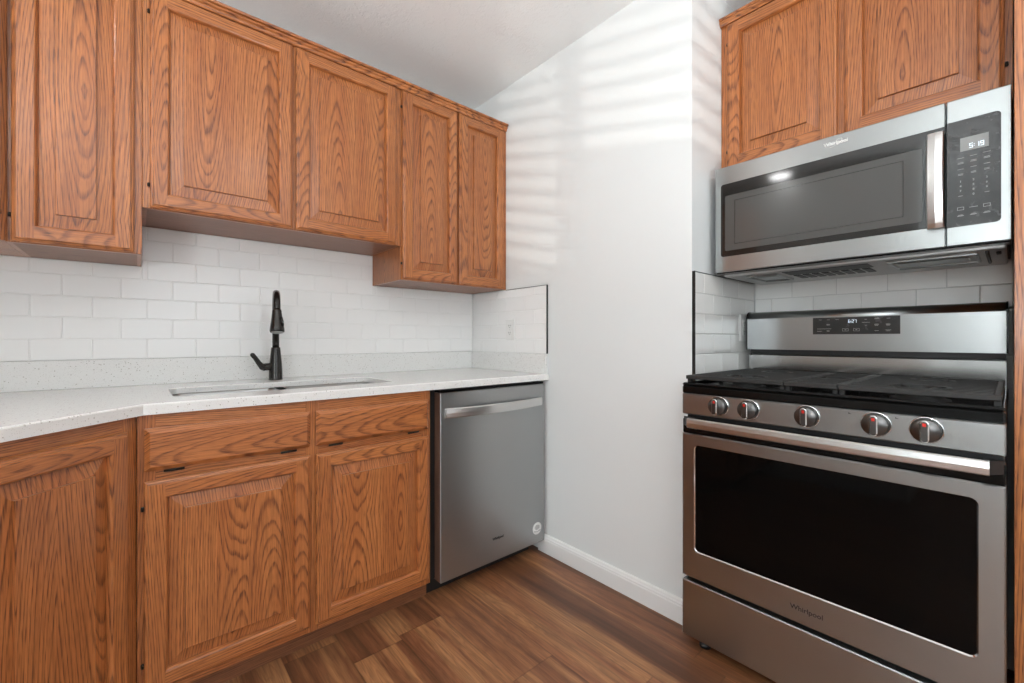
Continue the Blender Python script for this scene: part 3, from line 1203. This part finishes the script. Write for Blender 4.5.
b.tube([(fx - .040, fy, .966), (fx - .052, fy - .003, .972), (fx - .066, fy - .006, .990), (fx - .080, fy - .010, 1.012), (fx - .091, fy - .012, 1.026), (fx - .096, fy - .013, 1.030)],
       [.013, .0135, .0105, .0092, .0095, .005], 12)
b.build('lever', BRONZE, c)

# ------------------------------------------------------------------ dishwasher
c = thing('dishwasher', 'stainless dishwasher with a bowed bar handle under the worktop end', 'dishwasher', (-.33, -.34, 0))
DY = -.6495
X0, X1 = -.6305, -.0205
b = MB()
b.box(X0 - .020, X0 + .012, -.600, -.03, .075, .8825)
b.box(X1 - .014, X1 + .014, -.590, -.03, .10, .8825)
b.box(X0 + .012, X1 - .014, -.575, -.03, .10, .8825)
b.build('tub_frame', BLACKM, c)
b = MB()
b.box(X0 + .001, X1 - .001, DY + .004, -.598, .8655, .8760, bev=.002)
b.build('control_strip', BLACK, c)
b = MB()
b.box(X0, X1, DY, DY + .006, .069, .8650, 0, bev=.0022)
b.box(X0 + .0006, X1 - .0006, DY + .006, DY + .054, .070, .8645, 1)
dr = b.build('door', [STEEL_DARK, DWSIDE], c)
# bowed handle: ends on the door, middle standing proud
b = MB()
n = 26
pr = []
for k in range(n + 1):
    s = k / n
    x = X0 + .020 + s * (X1 - X0 - .040)
    d = .006 + .034 * math.sin(PI * s) ** .8
    pr.append((x, DY - d))
zc, hh, th = .7785, .0205, .011
ring = lambda p: [(p[0], p[1] + th, zc - hh), (p[0], p[1] + .003, zc - hh), (p[0], p[1], zc - hh + .004), (p[0], p[1] - .001, zc), (p[0], p[1], zc + hh - .004), (p[0], p[1] + .003, zc + hh), (p[0], p[1] + th, zc + hh)]
for p, q in zip(pr, pr[1:]):
    A, B = ring(p), ring(q)
    for i in range(7):
        j = (i + 1) % 7
        b.poly([A[i], A[j], B[j], B[i]], 0, False)
b.poly(ring(pr[0]))
b.poly(ring(pr[-1]))
for xa in (pr[0][0], pr[-1][0] - .012):
    b.box(xa + .001, xa + .011, DY - .008, DY + .001, zc - hh + .003, zc + hh - .003)
b.build('handle', STEEL_HANDLE, dr)
lg = text_mesh('logo', 'Whirlpool', .0155, -.322, DY - .0004, .171, DARK_MARK, dr)
b = MB()
swoosh(b, -.322, DY - .0005, .171, .020, .0075)
b.build('logo_ring', GREY_MARK, dr)
b = MB()
b.lathe([(.030, DY), (.030, DY - .0006), (.0295, DY - .0009), (.001, DY - .0009)], (-.071, 0, .1425), 'y', 36)
st = b.build('sticker', WHITE_PL, dr)
st['label'] = 'round white sticker with grey print'
b = MB()
for (z_, w_) in ((.158, .012), (.153, .020), (.148, .022), (.143, .020), (.138, .013)):
    b.box(-.071 - w_ * .75, -.071 + w_ * .75, DY - .0013, DY - .0008, z_ - .0015, z_ + .0015)
for k in range(9):
    x = -.071 - .020 + k * .005
    b.box(x - .0017, x + .0017, DY - .0013, DY - .0008, .1245 + .00025 * (k - 4) ** 2, .1290 + .00025 * (k - 4) ** 2)
b.build('sticker_print', GREY_MARK, st)
b = MB()
b.box(X0 - .020, X1 - .03, -.565, -.55, .0005, .10)
b.build('toe_panel', BLACKM, c)
for x in (X0 + .03, X1 - .03):
    b = MB()
    b.lathe([(.014, .0002), (.014, .012), (.007, .013), (.007, .10)], (x, -.545 + .03, 0), 'z', 14)
    b.build('levelling_foot', BLACKM, c)

# ------------------------------------------------------------------ range (local frame FR: x right, y = world x)
RW = .7567
c = thing('gas_range', 'freestanding stainless gas range with five knobs and black oven window', 'range', (RW / 2, .2, 0), FR)
RY = -.129
b = MB()
b.box(.003, RW - .003, RY + .032, .582, .045, .895, bev=.002)
b.build('body', BLACKM, c)
for x in (.05, RW - .05):
    for y in (RY + .07, .54):
        b = MB()
        b.lathe([(.02, .0003), (.02, .012), (.012, .014), (.012, .05)], (x, y, 0), 'z', 14)
        b.build('foot', BLACKM, c)
b = MB()
b.box(.0, RW, RY, RY + .032, .0536, .2471, bev=.003)
b.build('storage_drawer', STEEL, c)


def frame_ring(mb, outer_pts, inner_pts, y, m=0):
    """flat ring between a rectangle loop and a hole loop, in an xz plane at y (triangle filled)"""
    bm = bmesh.new()
    A = [bm.verts.new((p[0], y, p[1])) for p in outer_pts]
    B = [bm.verts.new((p[0], y, p[1])) for p in inner_pts]
    es = []
    for Lp in (A, B):
        for i in range(len(Lp)):
            es.append(bm.edges.new((Lp[i], Lp[(i + 1) % len(Lp)])))
    r = bmesh.ops.triangle_fill(bm, edges=es, use_beauty=True)
    for f in bm.faces:
        mb.poly([tuple(v.co) for v in f.verts], m)
    bm.free()


# oven door
WX0, WX1, WZ0_, WZ1_ = .046, .712, .3585, .7225
b = MB()
o0 = [(.003, .2649), (RW - .003, .2649), (RW - .003, .7588), (.003, .7588)]
o1 = [(.0, .2619), (RW, .2619), (RW, .7618), (.0, .7618)]
h0 = rrect(WX0 - .003, WX1 + .003, WZ0_ - .003, WZ1_ + .003, .016, 6)
h1 = rrect(WX0, WX1, WZ0_, WZ1_, .013, 6)
frame_ring(b, o0, h0, RY)
for i in range(4):
    j = (i + 1) % 4
    b.poly([(o0[i][0], RY, o0[i][1]), (o0[j][0], RY, o0[j][1]), (o1[j][0], RY + .003, o1[j][1]), (o1[i][0], RY + .003, o1[i][1])])
    b.poly([(o1[i][0], RY + .003, o1[i][1]), (o1[j][0], RY + .003, o1[j][1]), (o1[j][0], RY + .031, o1[j][1]), (o1[i][0], RY + .031, o1[i][1])])
b.poly([(p[0], RY + .031, p[1]) for p in o1])
for i in range(len(h0)):
    j = (i + 1) % len(h0)
    b.poly([(h0[i][0], RY, h0[i][1]), (h0[j][0], RY, h0[j][1]), (h1[j][0], RY + .0035, h1[j][1]), (h1[i][0], RY + .0035, h1[i][1])], 1)
od = b.build('oven_door', [STEEL, CHROME], c)
b = MB()
b.prism(h1, 'y', RY + .0034, RY + .006)
o = b.build('oven_window', GLASS_OVEN, od)
o['label'] = 'black glass oven window'
# black top band of the door with the bar handle in front
b = MB()
b.box(.0, RW, RY + .004, RY + .031, .7622, .8125, bev=.003)
b.build('door_top_band', BLACK, od)
b = MB()
n = 22
HX0, HX1 = .034, .7325
prf = []
for k in range(n + 1):
    s = k / n
    prf.append((HX0 + s * (HX1 - HX0), RY - .034 - .008 * math.sin(PI * s)))
hz0, hz1 = .788, .8205
rg = lambda p: [(p[0], p[1] + .012, hz0), (p[0], p[1] + .003, hz0), (p[0], p[1], hz0 + .003), (p[0], p[1] - .0015, (hz0 + hz1) / 2), (p[0], p[1], hz1 - .003), (p[0], p[1] + .003, hz1), (p[0], p[1] + .012, hz1)]
for p, q in zip(prf, prf[1:]):
    A, B = rg(p), rg(q)
    for i in range(7):
        j = (i + 1) % 7
        b.poly([A[i], A[j], B[j], B[i]])
b.poly(rg(prf[0]))
b.poly(rg(prf[-1]))
hd = b.build('handle', STEEL_HANDLE, od)
for pts in ([(HX0 - .030, RY + .006), (HX0 + .010, RY + .006), (HX0 + .010, RY - .026), (HX0 + .001, RY - .026)],
            [(HX1 - .010, RY + .006), (RW - .002, RY + .006), (HX1 - .001, RY - .026), (HX1 - .010, RY - .026)]):
    b = MB()
    b.prism(pts, 'z', hz0 + .001, hz1 - .001)
    b.build('handle_bracket', BLACKM, od)
text_mesh('logo', 'Whirlpool', .0195, .3765, RY - .0004, .306, DARK_MARK, od)
# control panel
b = MB()
b.box(.0, RW, RY, RY + .032, .829, .9015, bev=.003)
cp = b.build('control_panel', STEEL, c)
for x in (.150, .245, .402, .487, .583):
    b = MB()
    b.box(x - .0125, x - .0105, RY - .0004, RY + .0004, .889, .893)
    b.box(x - .0110, x - .0065, RY - .0004, RY + .0004, .889, .8903)
    b.build('burner_icon', DARK_MARK, cp)
for i, kx in enumerate((.1285, .2215, .3785, .5325, .6280)):
    b = MB()
    kc = (kx, 0, .8695)
    b.lathe([(.0285, RY - .0035), (.0283, RY - .0185), (.0275, RY - .0210), (.0260, RY - .0222), (.001, RY - .0222)], kc, 'y', 40)
    kn = b.build('control_knob', [KNOBM], c)
    b = MB()
    b.lathe([(.0325, RY), (.0325, RY - .003), (.0312, RY - .0048), (.0288, RY - .0052), (.0284, RY - .0030)], kc, 'y', 40, 0, False)
    o = b.build('bezel_ring', CHROME, kn)
    o['label'] = 'bright chrome ring'
    b = MB()
    pts = rrect(kx - .0085, kx + .0085, .8695 - .0265, .8695 + .0265, .0083, 6)
    pin = rrect(kx - .0060, kx + .0060, .8695 - .0240, .8695 + .0240, .0058, 6)
    for A, B, ya, yb_ in ((pts, pts, RY - .0222, RY - .036), (pts, pin, RY - .036, RY - .0385)):
        for k in range(len(A)):
            j = (k + 1) % len(A)
            b.poly([(A[k][0], ya, A[k][1]), (A[j][0], ya, A[j][1]), (B[j][0], yb_, B[j][1]), (B[k][0], yb_, B[k][1])])
    b.poly([(p[0], RY - .0385, p[1]) for p in pin], 1)
    b.build('grip', [CHROME, KNOBM], kn)
    b = MB()
    b.box(kx - .0032, kx + .0032, RY - .0392, RY - .0380, .8695 + .0125, .8695 + .0205)
    o = b.build('pointer', RED, kn)
    o['label'] = 'red pointer mark'
# cooktop
b = MB()
b.box(.0, RW, RY - .0, .455, .9020, .9285, bev=.004)
b.box(.0, RW, RY - .0, RY + .020, .9280, .9385, bev=.004)
b.box(.0, .014, RY + .01, .455, .9280, .9385, bev=.003)
b.box(RW - .014, RW, RY + .01, .455, .9280, .9385, bev=.003)
b.build('cooktop', BLACK, c)
for (bx, by, br) in ((.16, .02, .046), (.16, .31, .036), (.381, .16, .042), (.60, .02, .050), (.60, .31, .034)):
    b = MB()
    b.lathe([(br * 1.25, .9286), (br * 1.25, .9315), (br, .9325), (br, .9415), (br * .96, .9435), (br * .95, .9485), (br * .86, .9515), (.001, .9525)], (bx, by, 0), 'z', 30)
    b.build('burner', IRON, c)


def grate(x0, x1, y0, y1, ring_centres, bars):
    b = MB()
    zt, zb = .9635, .9505
    t_ = .0135
    for (a, d) in ((y0, y0 + t_), (y1 - t_, y1)):
        b.box(x0, x1, a, d, zb, zt, bev=.002)
    for (a, d) in ((x0, x0 + t_), (x1 - t_, x1)):
        b.box(a, d, y0 + t_, y1 - t_, zb, zt, bev=.002)
    ym = (y0 + y1) / 2
    for k in range(1, bars):
        y = y0 + (y1 - y0) * k / bars
        hole = [(cy_, r_) for (cx_, cy_, r_) in ring_centres if abs(y - cy_) < r_]
        if hole and len(ring_centres):
            cx_, cy_, r_ = [q for q in ring_centres if abs(y - q[1]) < q[2]][0]
            w = math.sqrt(max(0, r_ ** 2 - (y - cy_) ** 2))
            b.box(x0 + t_ - .001, cx_ - w, y - .0060, y + .0060, zb + .001, zt - .0004, bev=.0015)
            b.box(cx_ + w, x1 - t_ + .001, y - .0060, y + .0060, zb + .001, zt - .0004, bev=.0015)
        else:
            b.box(x0 + t_ - .001, x1 - t_ + .001, y - .0060, y + .0060, zb + .001, zt - .0004, bev=.0015)
    for (cx_, cy_, r_) in ring_centres:
        pts = [(cx_ + (r_ + .004) * math.cos(2 * PI * k / 28), cy_ + (r_ + .004) * math.sin(2 * PI * k / 28)) for k in range(28)]
        pin = [(cx_ + (r_ - .006) * math.cos(2 * PI * k / 28), cy_ + (r_ - .006) * math.sin(2 * PI * k / 28)) for k in range(28)]
        for k in range(28):
            j = (k + 1) % 28
            b.poly([(*pts[k], zt - .0002), (*pts[j], zt - .0002), (*pin[j], zt - .0002), (*pin[k], zt - .0002)])
            b.poly([(*pts[k], zt - .0002), (*pts[j], zt - .0002), (*pts[j], zb), (*pts[k], zb)])
            b.poly([(*pin[k], zt - .0002), (*pin[j], zt - .0002), (*pin[j], zb), (*pin[k], zb)])
            b.poly([(*pts[k], zb), (*pts[j], zb), (*pin[j], zb), (*pin[k], zb)])
        for a in range(4):
            d = Vector((math.cos(a * PI / 2 + PI / 4), math.sin(a * PI / 2 + PI / 4)))
            p, q = Vector((cx_, cy_)) + d * (r_ - .002), Vector((cx_, cy_)) + d * (r_ * .45)
            b.tube([(p.x, p.y, zt - .006), (q.x, q.y, zt - .006)], .0052, 6)
    for x in (x0 + t_ / 2, x1 - t_ / 2):
        for y in (y0 + .02, ym, y1 - .02):
            b.box(x - .006, x + .006, y - .007, y + .007, .9285 if .014 < x < RW - .014 else .9384, zb + .002)
    o = b.build('grate', IRON, c)
    return o


grate(.006, .3125, -.115, .420, [(.16, .02, .058), (.16, .31, .05)], 12)
grate(.3150, .4455, -.115, .420, [(.381, .16, .048)], 12)
grate(.4480, .7505, -.115, .420, [(.60, .02, .060), (.60, .31, .048)], 12)
# riser and backguard
b = MB()
b.prism([(.462, .900), (.455, .935), (.455, 1.022), (.462, 1.028), (.582, 1.028), (.582, .900)], 'x', .004, RW - .004)
b.build('riser', STEEL_POLISHED, c)
b = MB()
b.box(.006, RW - .006, .468, .582, 1.028, 1.049)
b.build('vent_gap', BLACKM, c)  # black box paints the shadow in the gap below the backguard
pf = [(.4345, 1.0475), (.4345, 1.170)]
for k in range(0, 9):
    a = PI / 2 * k / 8
    pf.append((.4345 + .030 * (1 - math.cos(a)), 1.178 + .030 * math.sin(a)))
pf += [(.582, 1.208), (.582, 1.0475)]
b = MB()
b.prism(pf, 'x', .004, RW - .004)
me_bg = b.build('backguard', STEEL, c)
for p in me_bg.data.polygons:
    if abs(p.normal.x) < .5 and p.normal.y < 0 and p.normal.z > .02:
        p.use_smooth = True
pe = [(p[0] - (.0015 if p[0] < .5 else 0), p[1] + (.0015 if p[1] > 1.19 else (-.0015 if p[1] < 1.06 else 0))) for p in pf]
for xa in (.0, RW - .004):
    b = MB()
    b.prism(pe, 'x', xa, xa + .004)
    b.build('end_cap', BLACK, me_bg)
b = MB()
b.box(.2477, .5075, .4332, .436, 1.110, 1.1745, bev=.0004)
dp = b.build('display', PANEL_GLASS, me_bg)
b = MB()
digits(b, '6:27', .3605, .4330, 1.1525, .0115, .0011)
b.build('clock_digits', DIGIT, dp)
b = MB()
Yp = .4331


def cap(mb, x, z, w, h=.0016):
    mb.box(x - w / 2, x + w / 2, Yp - .0003, Yp, z - h / 2, z + h / 2)


def outline(mb, x, z, w, h, t_=.0008):
    cap(mb, x, z + h / 2, w, t_)
    cap(mb, x, z - h / 2, w, t_)
    mb.box(x - w / 2, x - w / 2 + t_, Yp - .0003, Yp, z - h / 2, z + h / 2)
    mb.box(x + w / 2 - t_, x + w / 2, Yp - .0003, Yp, z - h / 2, z + h / 2)


b2, b3 = MB(), MB()
for (x, z, w) in ((.272, 1.166, .009), (.299, 1.166, .009), (.326, 1.166, .011), (.412, 1.164, .007), (.413, 1.153, .023), (.413, 1.142, .006), (.444, 1.168, .012), (.444, 1.1655, .014),
                  (.476, 1.166, .010), (.298, 1.148, .011), (.298, 1.1455, .011), (.443, 1.146, .012), (.443, 1.1435, .012), (.443, 1.141, .010), (.475, 1.146, .012), (.475, 1.1435, .012),
                  (.475, 1.141, .009), (.270, 1.122, .016), (.298, 1.124, .010), (.298, 1.1215, .009), (.443, 1.122, .012), (.475, 1.1245, .016), (.475, 1.121, .010), (.285, 1.131, .046)):
    cap(b if x < .32 else b2 if x < .40 else b3, x, z, w, .0011)
for x in (.352, .385):
    outline(b2, x, 1.1265, .018, .0095)
    cap(b2, x, 1.1265, .005, .002)
for q in (b, b2, b3):
    q.build('button_print', PALE_MARK, dp)

# ------------------------------------------------------------------ microwave
MWW, MY = .7646, .131
Z0, Z1 = 1.3505, 1.7560
c = thing('microwave', 'over-the-range stainless microwave with a vertical bar handle under the oak cabinet', 'microwave', (MWW / 2, .36, Z0), FR)
b = MB()
b.box(.004, MWW - .004, MY + .036, .583, Z0 + .004, Z1 - .002, bev=.002)
b.build('body', BLACKM, c)
GX = .6430
b = MB()
b.box(.0, GX - .0012, MY, MY + .034, Z0, Z1, bev=.0022)
dr = b.build('door', STEEL, c)
b = MB()
b.prism(rrect(.022, GX - .0014, 1.4095, 1.6890, .010, 5, (1, 0, 0, 1)), 'y', MY - .0008, MY + .002)
gl = b.build('door_glass', GLASS_MW, dr)
b = MB()
b.prism(rrect(.038, .5945, 1.4310, 1.6425, .006, 5), 'y', MY - .0012, MY)
sc = b.build('window_screen', GLASS_MW_IN, gl)
b = MB()
Yp = MY - .0012
outline(b, .3135, 1.5370, .480, .165, .0014)
b.build('cavity_outline', GLASS_MW, sc)
# handle
b = MB()
n = 22
hz0, hz1 = 1.404, 1.672
pr = []
for k in range(n + 1):
    s = k / n
    pr.append((MY - .022 - .022 * math.sin(PI * s) ** .7, hz0 + s * (hz1 - hz0)))
rg = lambda p: [(.606, p[0] + .010, p[1]), (.606, p[0] + .003, p[1]), (.6085, p[0], p[1]), (.6235, p[0] - .002, p[1]), (.6385, p[0], p[1]), (.641, p[0] + .003, p[1]), (.641, p[0] + .010, p[1])]
for p, q in zip(pr, pr[1:]):
    A, B = rg(p), rg(q)
    for i in range(7):
        j = (i + 1) % 7
        b.poly([A[i], A[j], B[j], B[i]])
b.poly(rg(pr[0]))
b.poly(rg(pr[-1]))
for z_ in (hz0 + .002, hz1 - .020):
    b.box(.611, .636, MY - .016, MY, z_, z_ + .018)
b.build('handle', STEEL_HANDLE, dr)
text_mesh('logo', 'Whirlpool', .0155, .3885, MY - .0003, 1.7300, CHROME, dr, .0006)
b = MB()
swoosh(b, .3885, MY - .0006, 1.730, .020, .0075)
b.build('logo_ring', CHROME, dr)
# control column
b = MB()
b.box(GX + .0012, MWW, MY, MY + .034, Z0, Z1, bev=.0022)
cpn = b.build('control_panel', STEEL, c)
b = MB()
b.prism(rrect(GX + .0016, .7460, 1.4020, 1.6950, .010, 5, (0, 1, 1, 0)), 'y', MY - .0008, MY + .002)
kp = b.build('keypad_glass', PANEL_GLASS, cpn)
b = MB()
b.box(.6708, .7240, MY - .0012, MY, 1.6075, 1.6445)
lc = b.build('clock_screen', LCD, kp)
b = MB()
digits(b, '5:19', .6880, MY - .0011, 1.6130, .0125, .0013)
b.build('clock_digits', DIGIT, lc)
b = MB()
Yp = MY - .0008
cols = (.6715, .6960, .7205)
for j, x in enumerate(cols):
    b = MB()
    dz = .0015 * j
    for (z, w) in ((1.590, .014), (1.5775, .011), (1.5745, .012), (1.5595, .012), (1.5465, .010), (1.5435, .010)):
        cap(b, x, z + dz, w, .0011)
    if j != 1:
        cap(b, x, 1.486, .009, .0011)
        outline(b, x, 1.4510, .013, .0075)
    else:
        cap(b, x, 1.4515, .016, .0010)
    cap(b, x, 1.4310, .013, .0011)
    cap(b, x, 1.4335, .009, .0009)
    b.build('button_print', PALE_MARK, kp)
for i, ch in enumerate('1234567890'):
    x = cols[i % 3] if i < 9 else cols[1]
    z = (1.5255, 1.5125, 1.4995, 1.4865)[i // 3]
    text_mesh('key_number', ch, .0075, x, Yp, z, PALE_MARK, kp, .0003)
# underside
b = MB()
b.box(.002, MWW - .002, MY + .006, MY + .060, Z0 - .004, Z0 + .006, bev=.002)
b.build('bottom_front_rail', BLACK, c)
b = MB()
b.box(.010, MWW - .010, MY + .060, .578, Z0 - .012, Z0 + .006, bev=.003)
un = b.build('bottom_plate', GREY_METAL, c)
for (x0, x1) in ((.19, .35), (.39, .47)):
    pass
b = MB()
b.box(.205, .455, MY + .085, MY + .185, Z0 - .0135, Z0 - .011, bev=.001)
for k in range(8):
    b.box(.21 + k * .030, .232 + k * .030, MY + .20, MY + .31, Z0 - .0145, Z0 - .011, bev=.001)
b.build('vent_grille', BLACKM, un)
for (x0, x1) in ((.075, .185), (.50, .70)):
    b = MB()
    for (a, d, e, f) in ((x0, x1, MY + .10, MY + .108), (x0, x1, MY + .29, MY + .298), (x0, x0 + .008, MY + .108, MY + .29), (x1 - .008, x1, MY + .108, MY + .29)):
        b.box(a, d, e, f, Z0 - .019, Z0 - .011, bev=.002)
    b.box(x0 + .02, x1 - .02, MY + .15, MY + .25, Z0 - .016, Z0 - .011, bev=.002)
    b.build('grease_filter', STEEL, un)
b = MB()
b.box(.715, .722, MY + .075, MY + .33, Z0 - .020, Z0 - .011, bev=.002)
b.box(.735, .745, MY + .11, MY + .15, Z0 - .017, Z0 - .011, bev=.002)
b.build('mounting_rib', BLACKM, un)

# ------------------------------------------------------------------ cabinet over the microwave, tall cabinet
XFm = .249
c = thing('upper_cabinet', 'two-door oak wall cabinet above the microwave', 'cabinet', (.373, .42, 1.757), FR)
carcass(c, -.0272, .766, XFm + .019, .590, 1.7575, 2.398)
face_frame(c, -.0272, .766, 1.7575, 2.398, XFm, mids=(.3791,))
door(c, .0016, .3687, 1.783, 2.374, XFm - .0001, hinges='l', boards=1)
door(c, .3896, .7509, 1.783, 2.374, XFm - .0001, hinges='r', boards=1)
b = MB()
b.board('x', (0, XFm, 2.39))
b.prism([(XFm + .02, 2.3985), (XFm - .010, 2.3985), (XFm - .021, 2.4010), (XFm - .0225, 2.4060), (XFm - .020, 2.4110), (XFm + .02, 2.4110)], 'x', -.0275, .766)
b.prism([(XFm - .0003, 2.3780), (XFm - .013, 2.3780), (XFm - .0165, 2.3850), (XFm - .020, 2.3890), (XFm - .020, 2.3984), (XFm - .0003, 2.3984)], 'x', -.0270, .766)
tag(b.build('crown_moulding', OAK, None, FR), 'thin oak crown moulding on top of the cabinet above the microwave', 'moulding')

c = thing('tall_cabinet', 'tall oak pantry cabinet at the right edge beside the range', 'cabinet', (1.07, .30, 0), FR)
TX0, TX1, TY = .7684, 1.372, 0.0
b = MB()
b.board('z', (TX0, 0, 0))
b.box(TX0, TX0 + .016, TY + .019, .590, .0005, 2.398)
b.box(TX1 - .016, TX1, TY + .019, .590, .0005, 2.398)
b.board('x')
b.box(TX0 + .016, TX1 - .016, TY + .019, .590, 2.38, 2.398)
b.box(TX0 + .016, TX1 - .016, .58, .590, .1, 2.38)
b.box(TX0 + .016, TX1 - .016, TY + .07, TY + .082, .0005, .1)
b.build('carcass', OAK, c)
face_frame(c, TX0, TX1, .095, 2.398, TY, rails=(1.31,), st=.045)
door(c, TX0 + .035, TX1 - .035, .118, 1.300, TY - .0001, boards=3)
door(c, TX0 + .035, TX1 - .035, 1.320, 2.374, TY - .0001, boards=3)

# ------------------------------------------------------------------ outlets


def outlet(label, frame, cx, cz, y, w, h, body_label=None):
    """cover plate on a wall facing local -y"""
    o = thing('wall_outlet', label, 'outlet', (cx, y, cz - h / 2), frame)
    b = MB()
    b.box(cx - w / 2, cx + w / 2, y - .006, y, cz - h / 2, cz + h / 2, bev=.0025)
    b.build('cover_plate', WHITE_PL, o)
    for s in (-1, 1):
        b = MB()
        zc = cz + s * .0195
        b.prism(rrect(cx - .0165, cx + .0165, zc - .0140, zc + .0140, .007, 5), 'y', y - .0082, y - .0058)
        rc = b.build('receptacle', WHITE_PL, o)
        b = MB()
        b.box(cx - .0080, cx - .0050, y - .0086, y - .0080, zc - .001, zc + .0075)
        b.box(cx + .0050, cx + .0080, y - .0086, y - .0080, zc - .0005, zc + .0065)
        b.lathe([(.0024, y - .0080), (.0024, y - .0086), (.0005, y - .0086)], (cx, 0, zc - .0075), 'y', 10)
        b.build('slots', DARK_MARK, rc)
    b = MB()
    b.lathe([(.0028, y - .0058), (.0026, y - .0070), (.0005, y - .0072)], (cx, 0, cz), 'y', 12)
    b.build('screw', GREY_METAL, o)
    return o


FW = Frame(0, 0, -PI / 2)      # white wall: local x = -y, local y = x
outlet('white duplex outlet in the tile on the end wall above the dishwasher', FW, .373, 1.1440, -.0082, .074, .116)
outlet('white outlet plate on the alcove side tile beside the range back panel', Frame(0, 0, 0), .446, 1.1410, -1.4258, .078, .118)
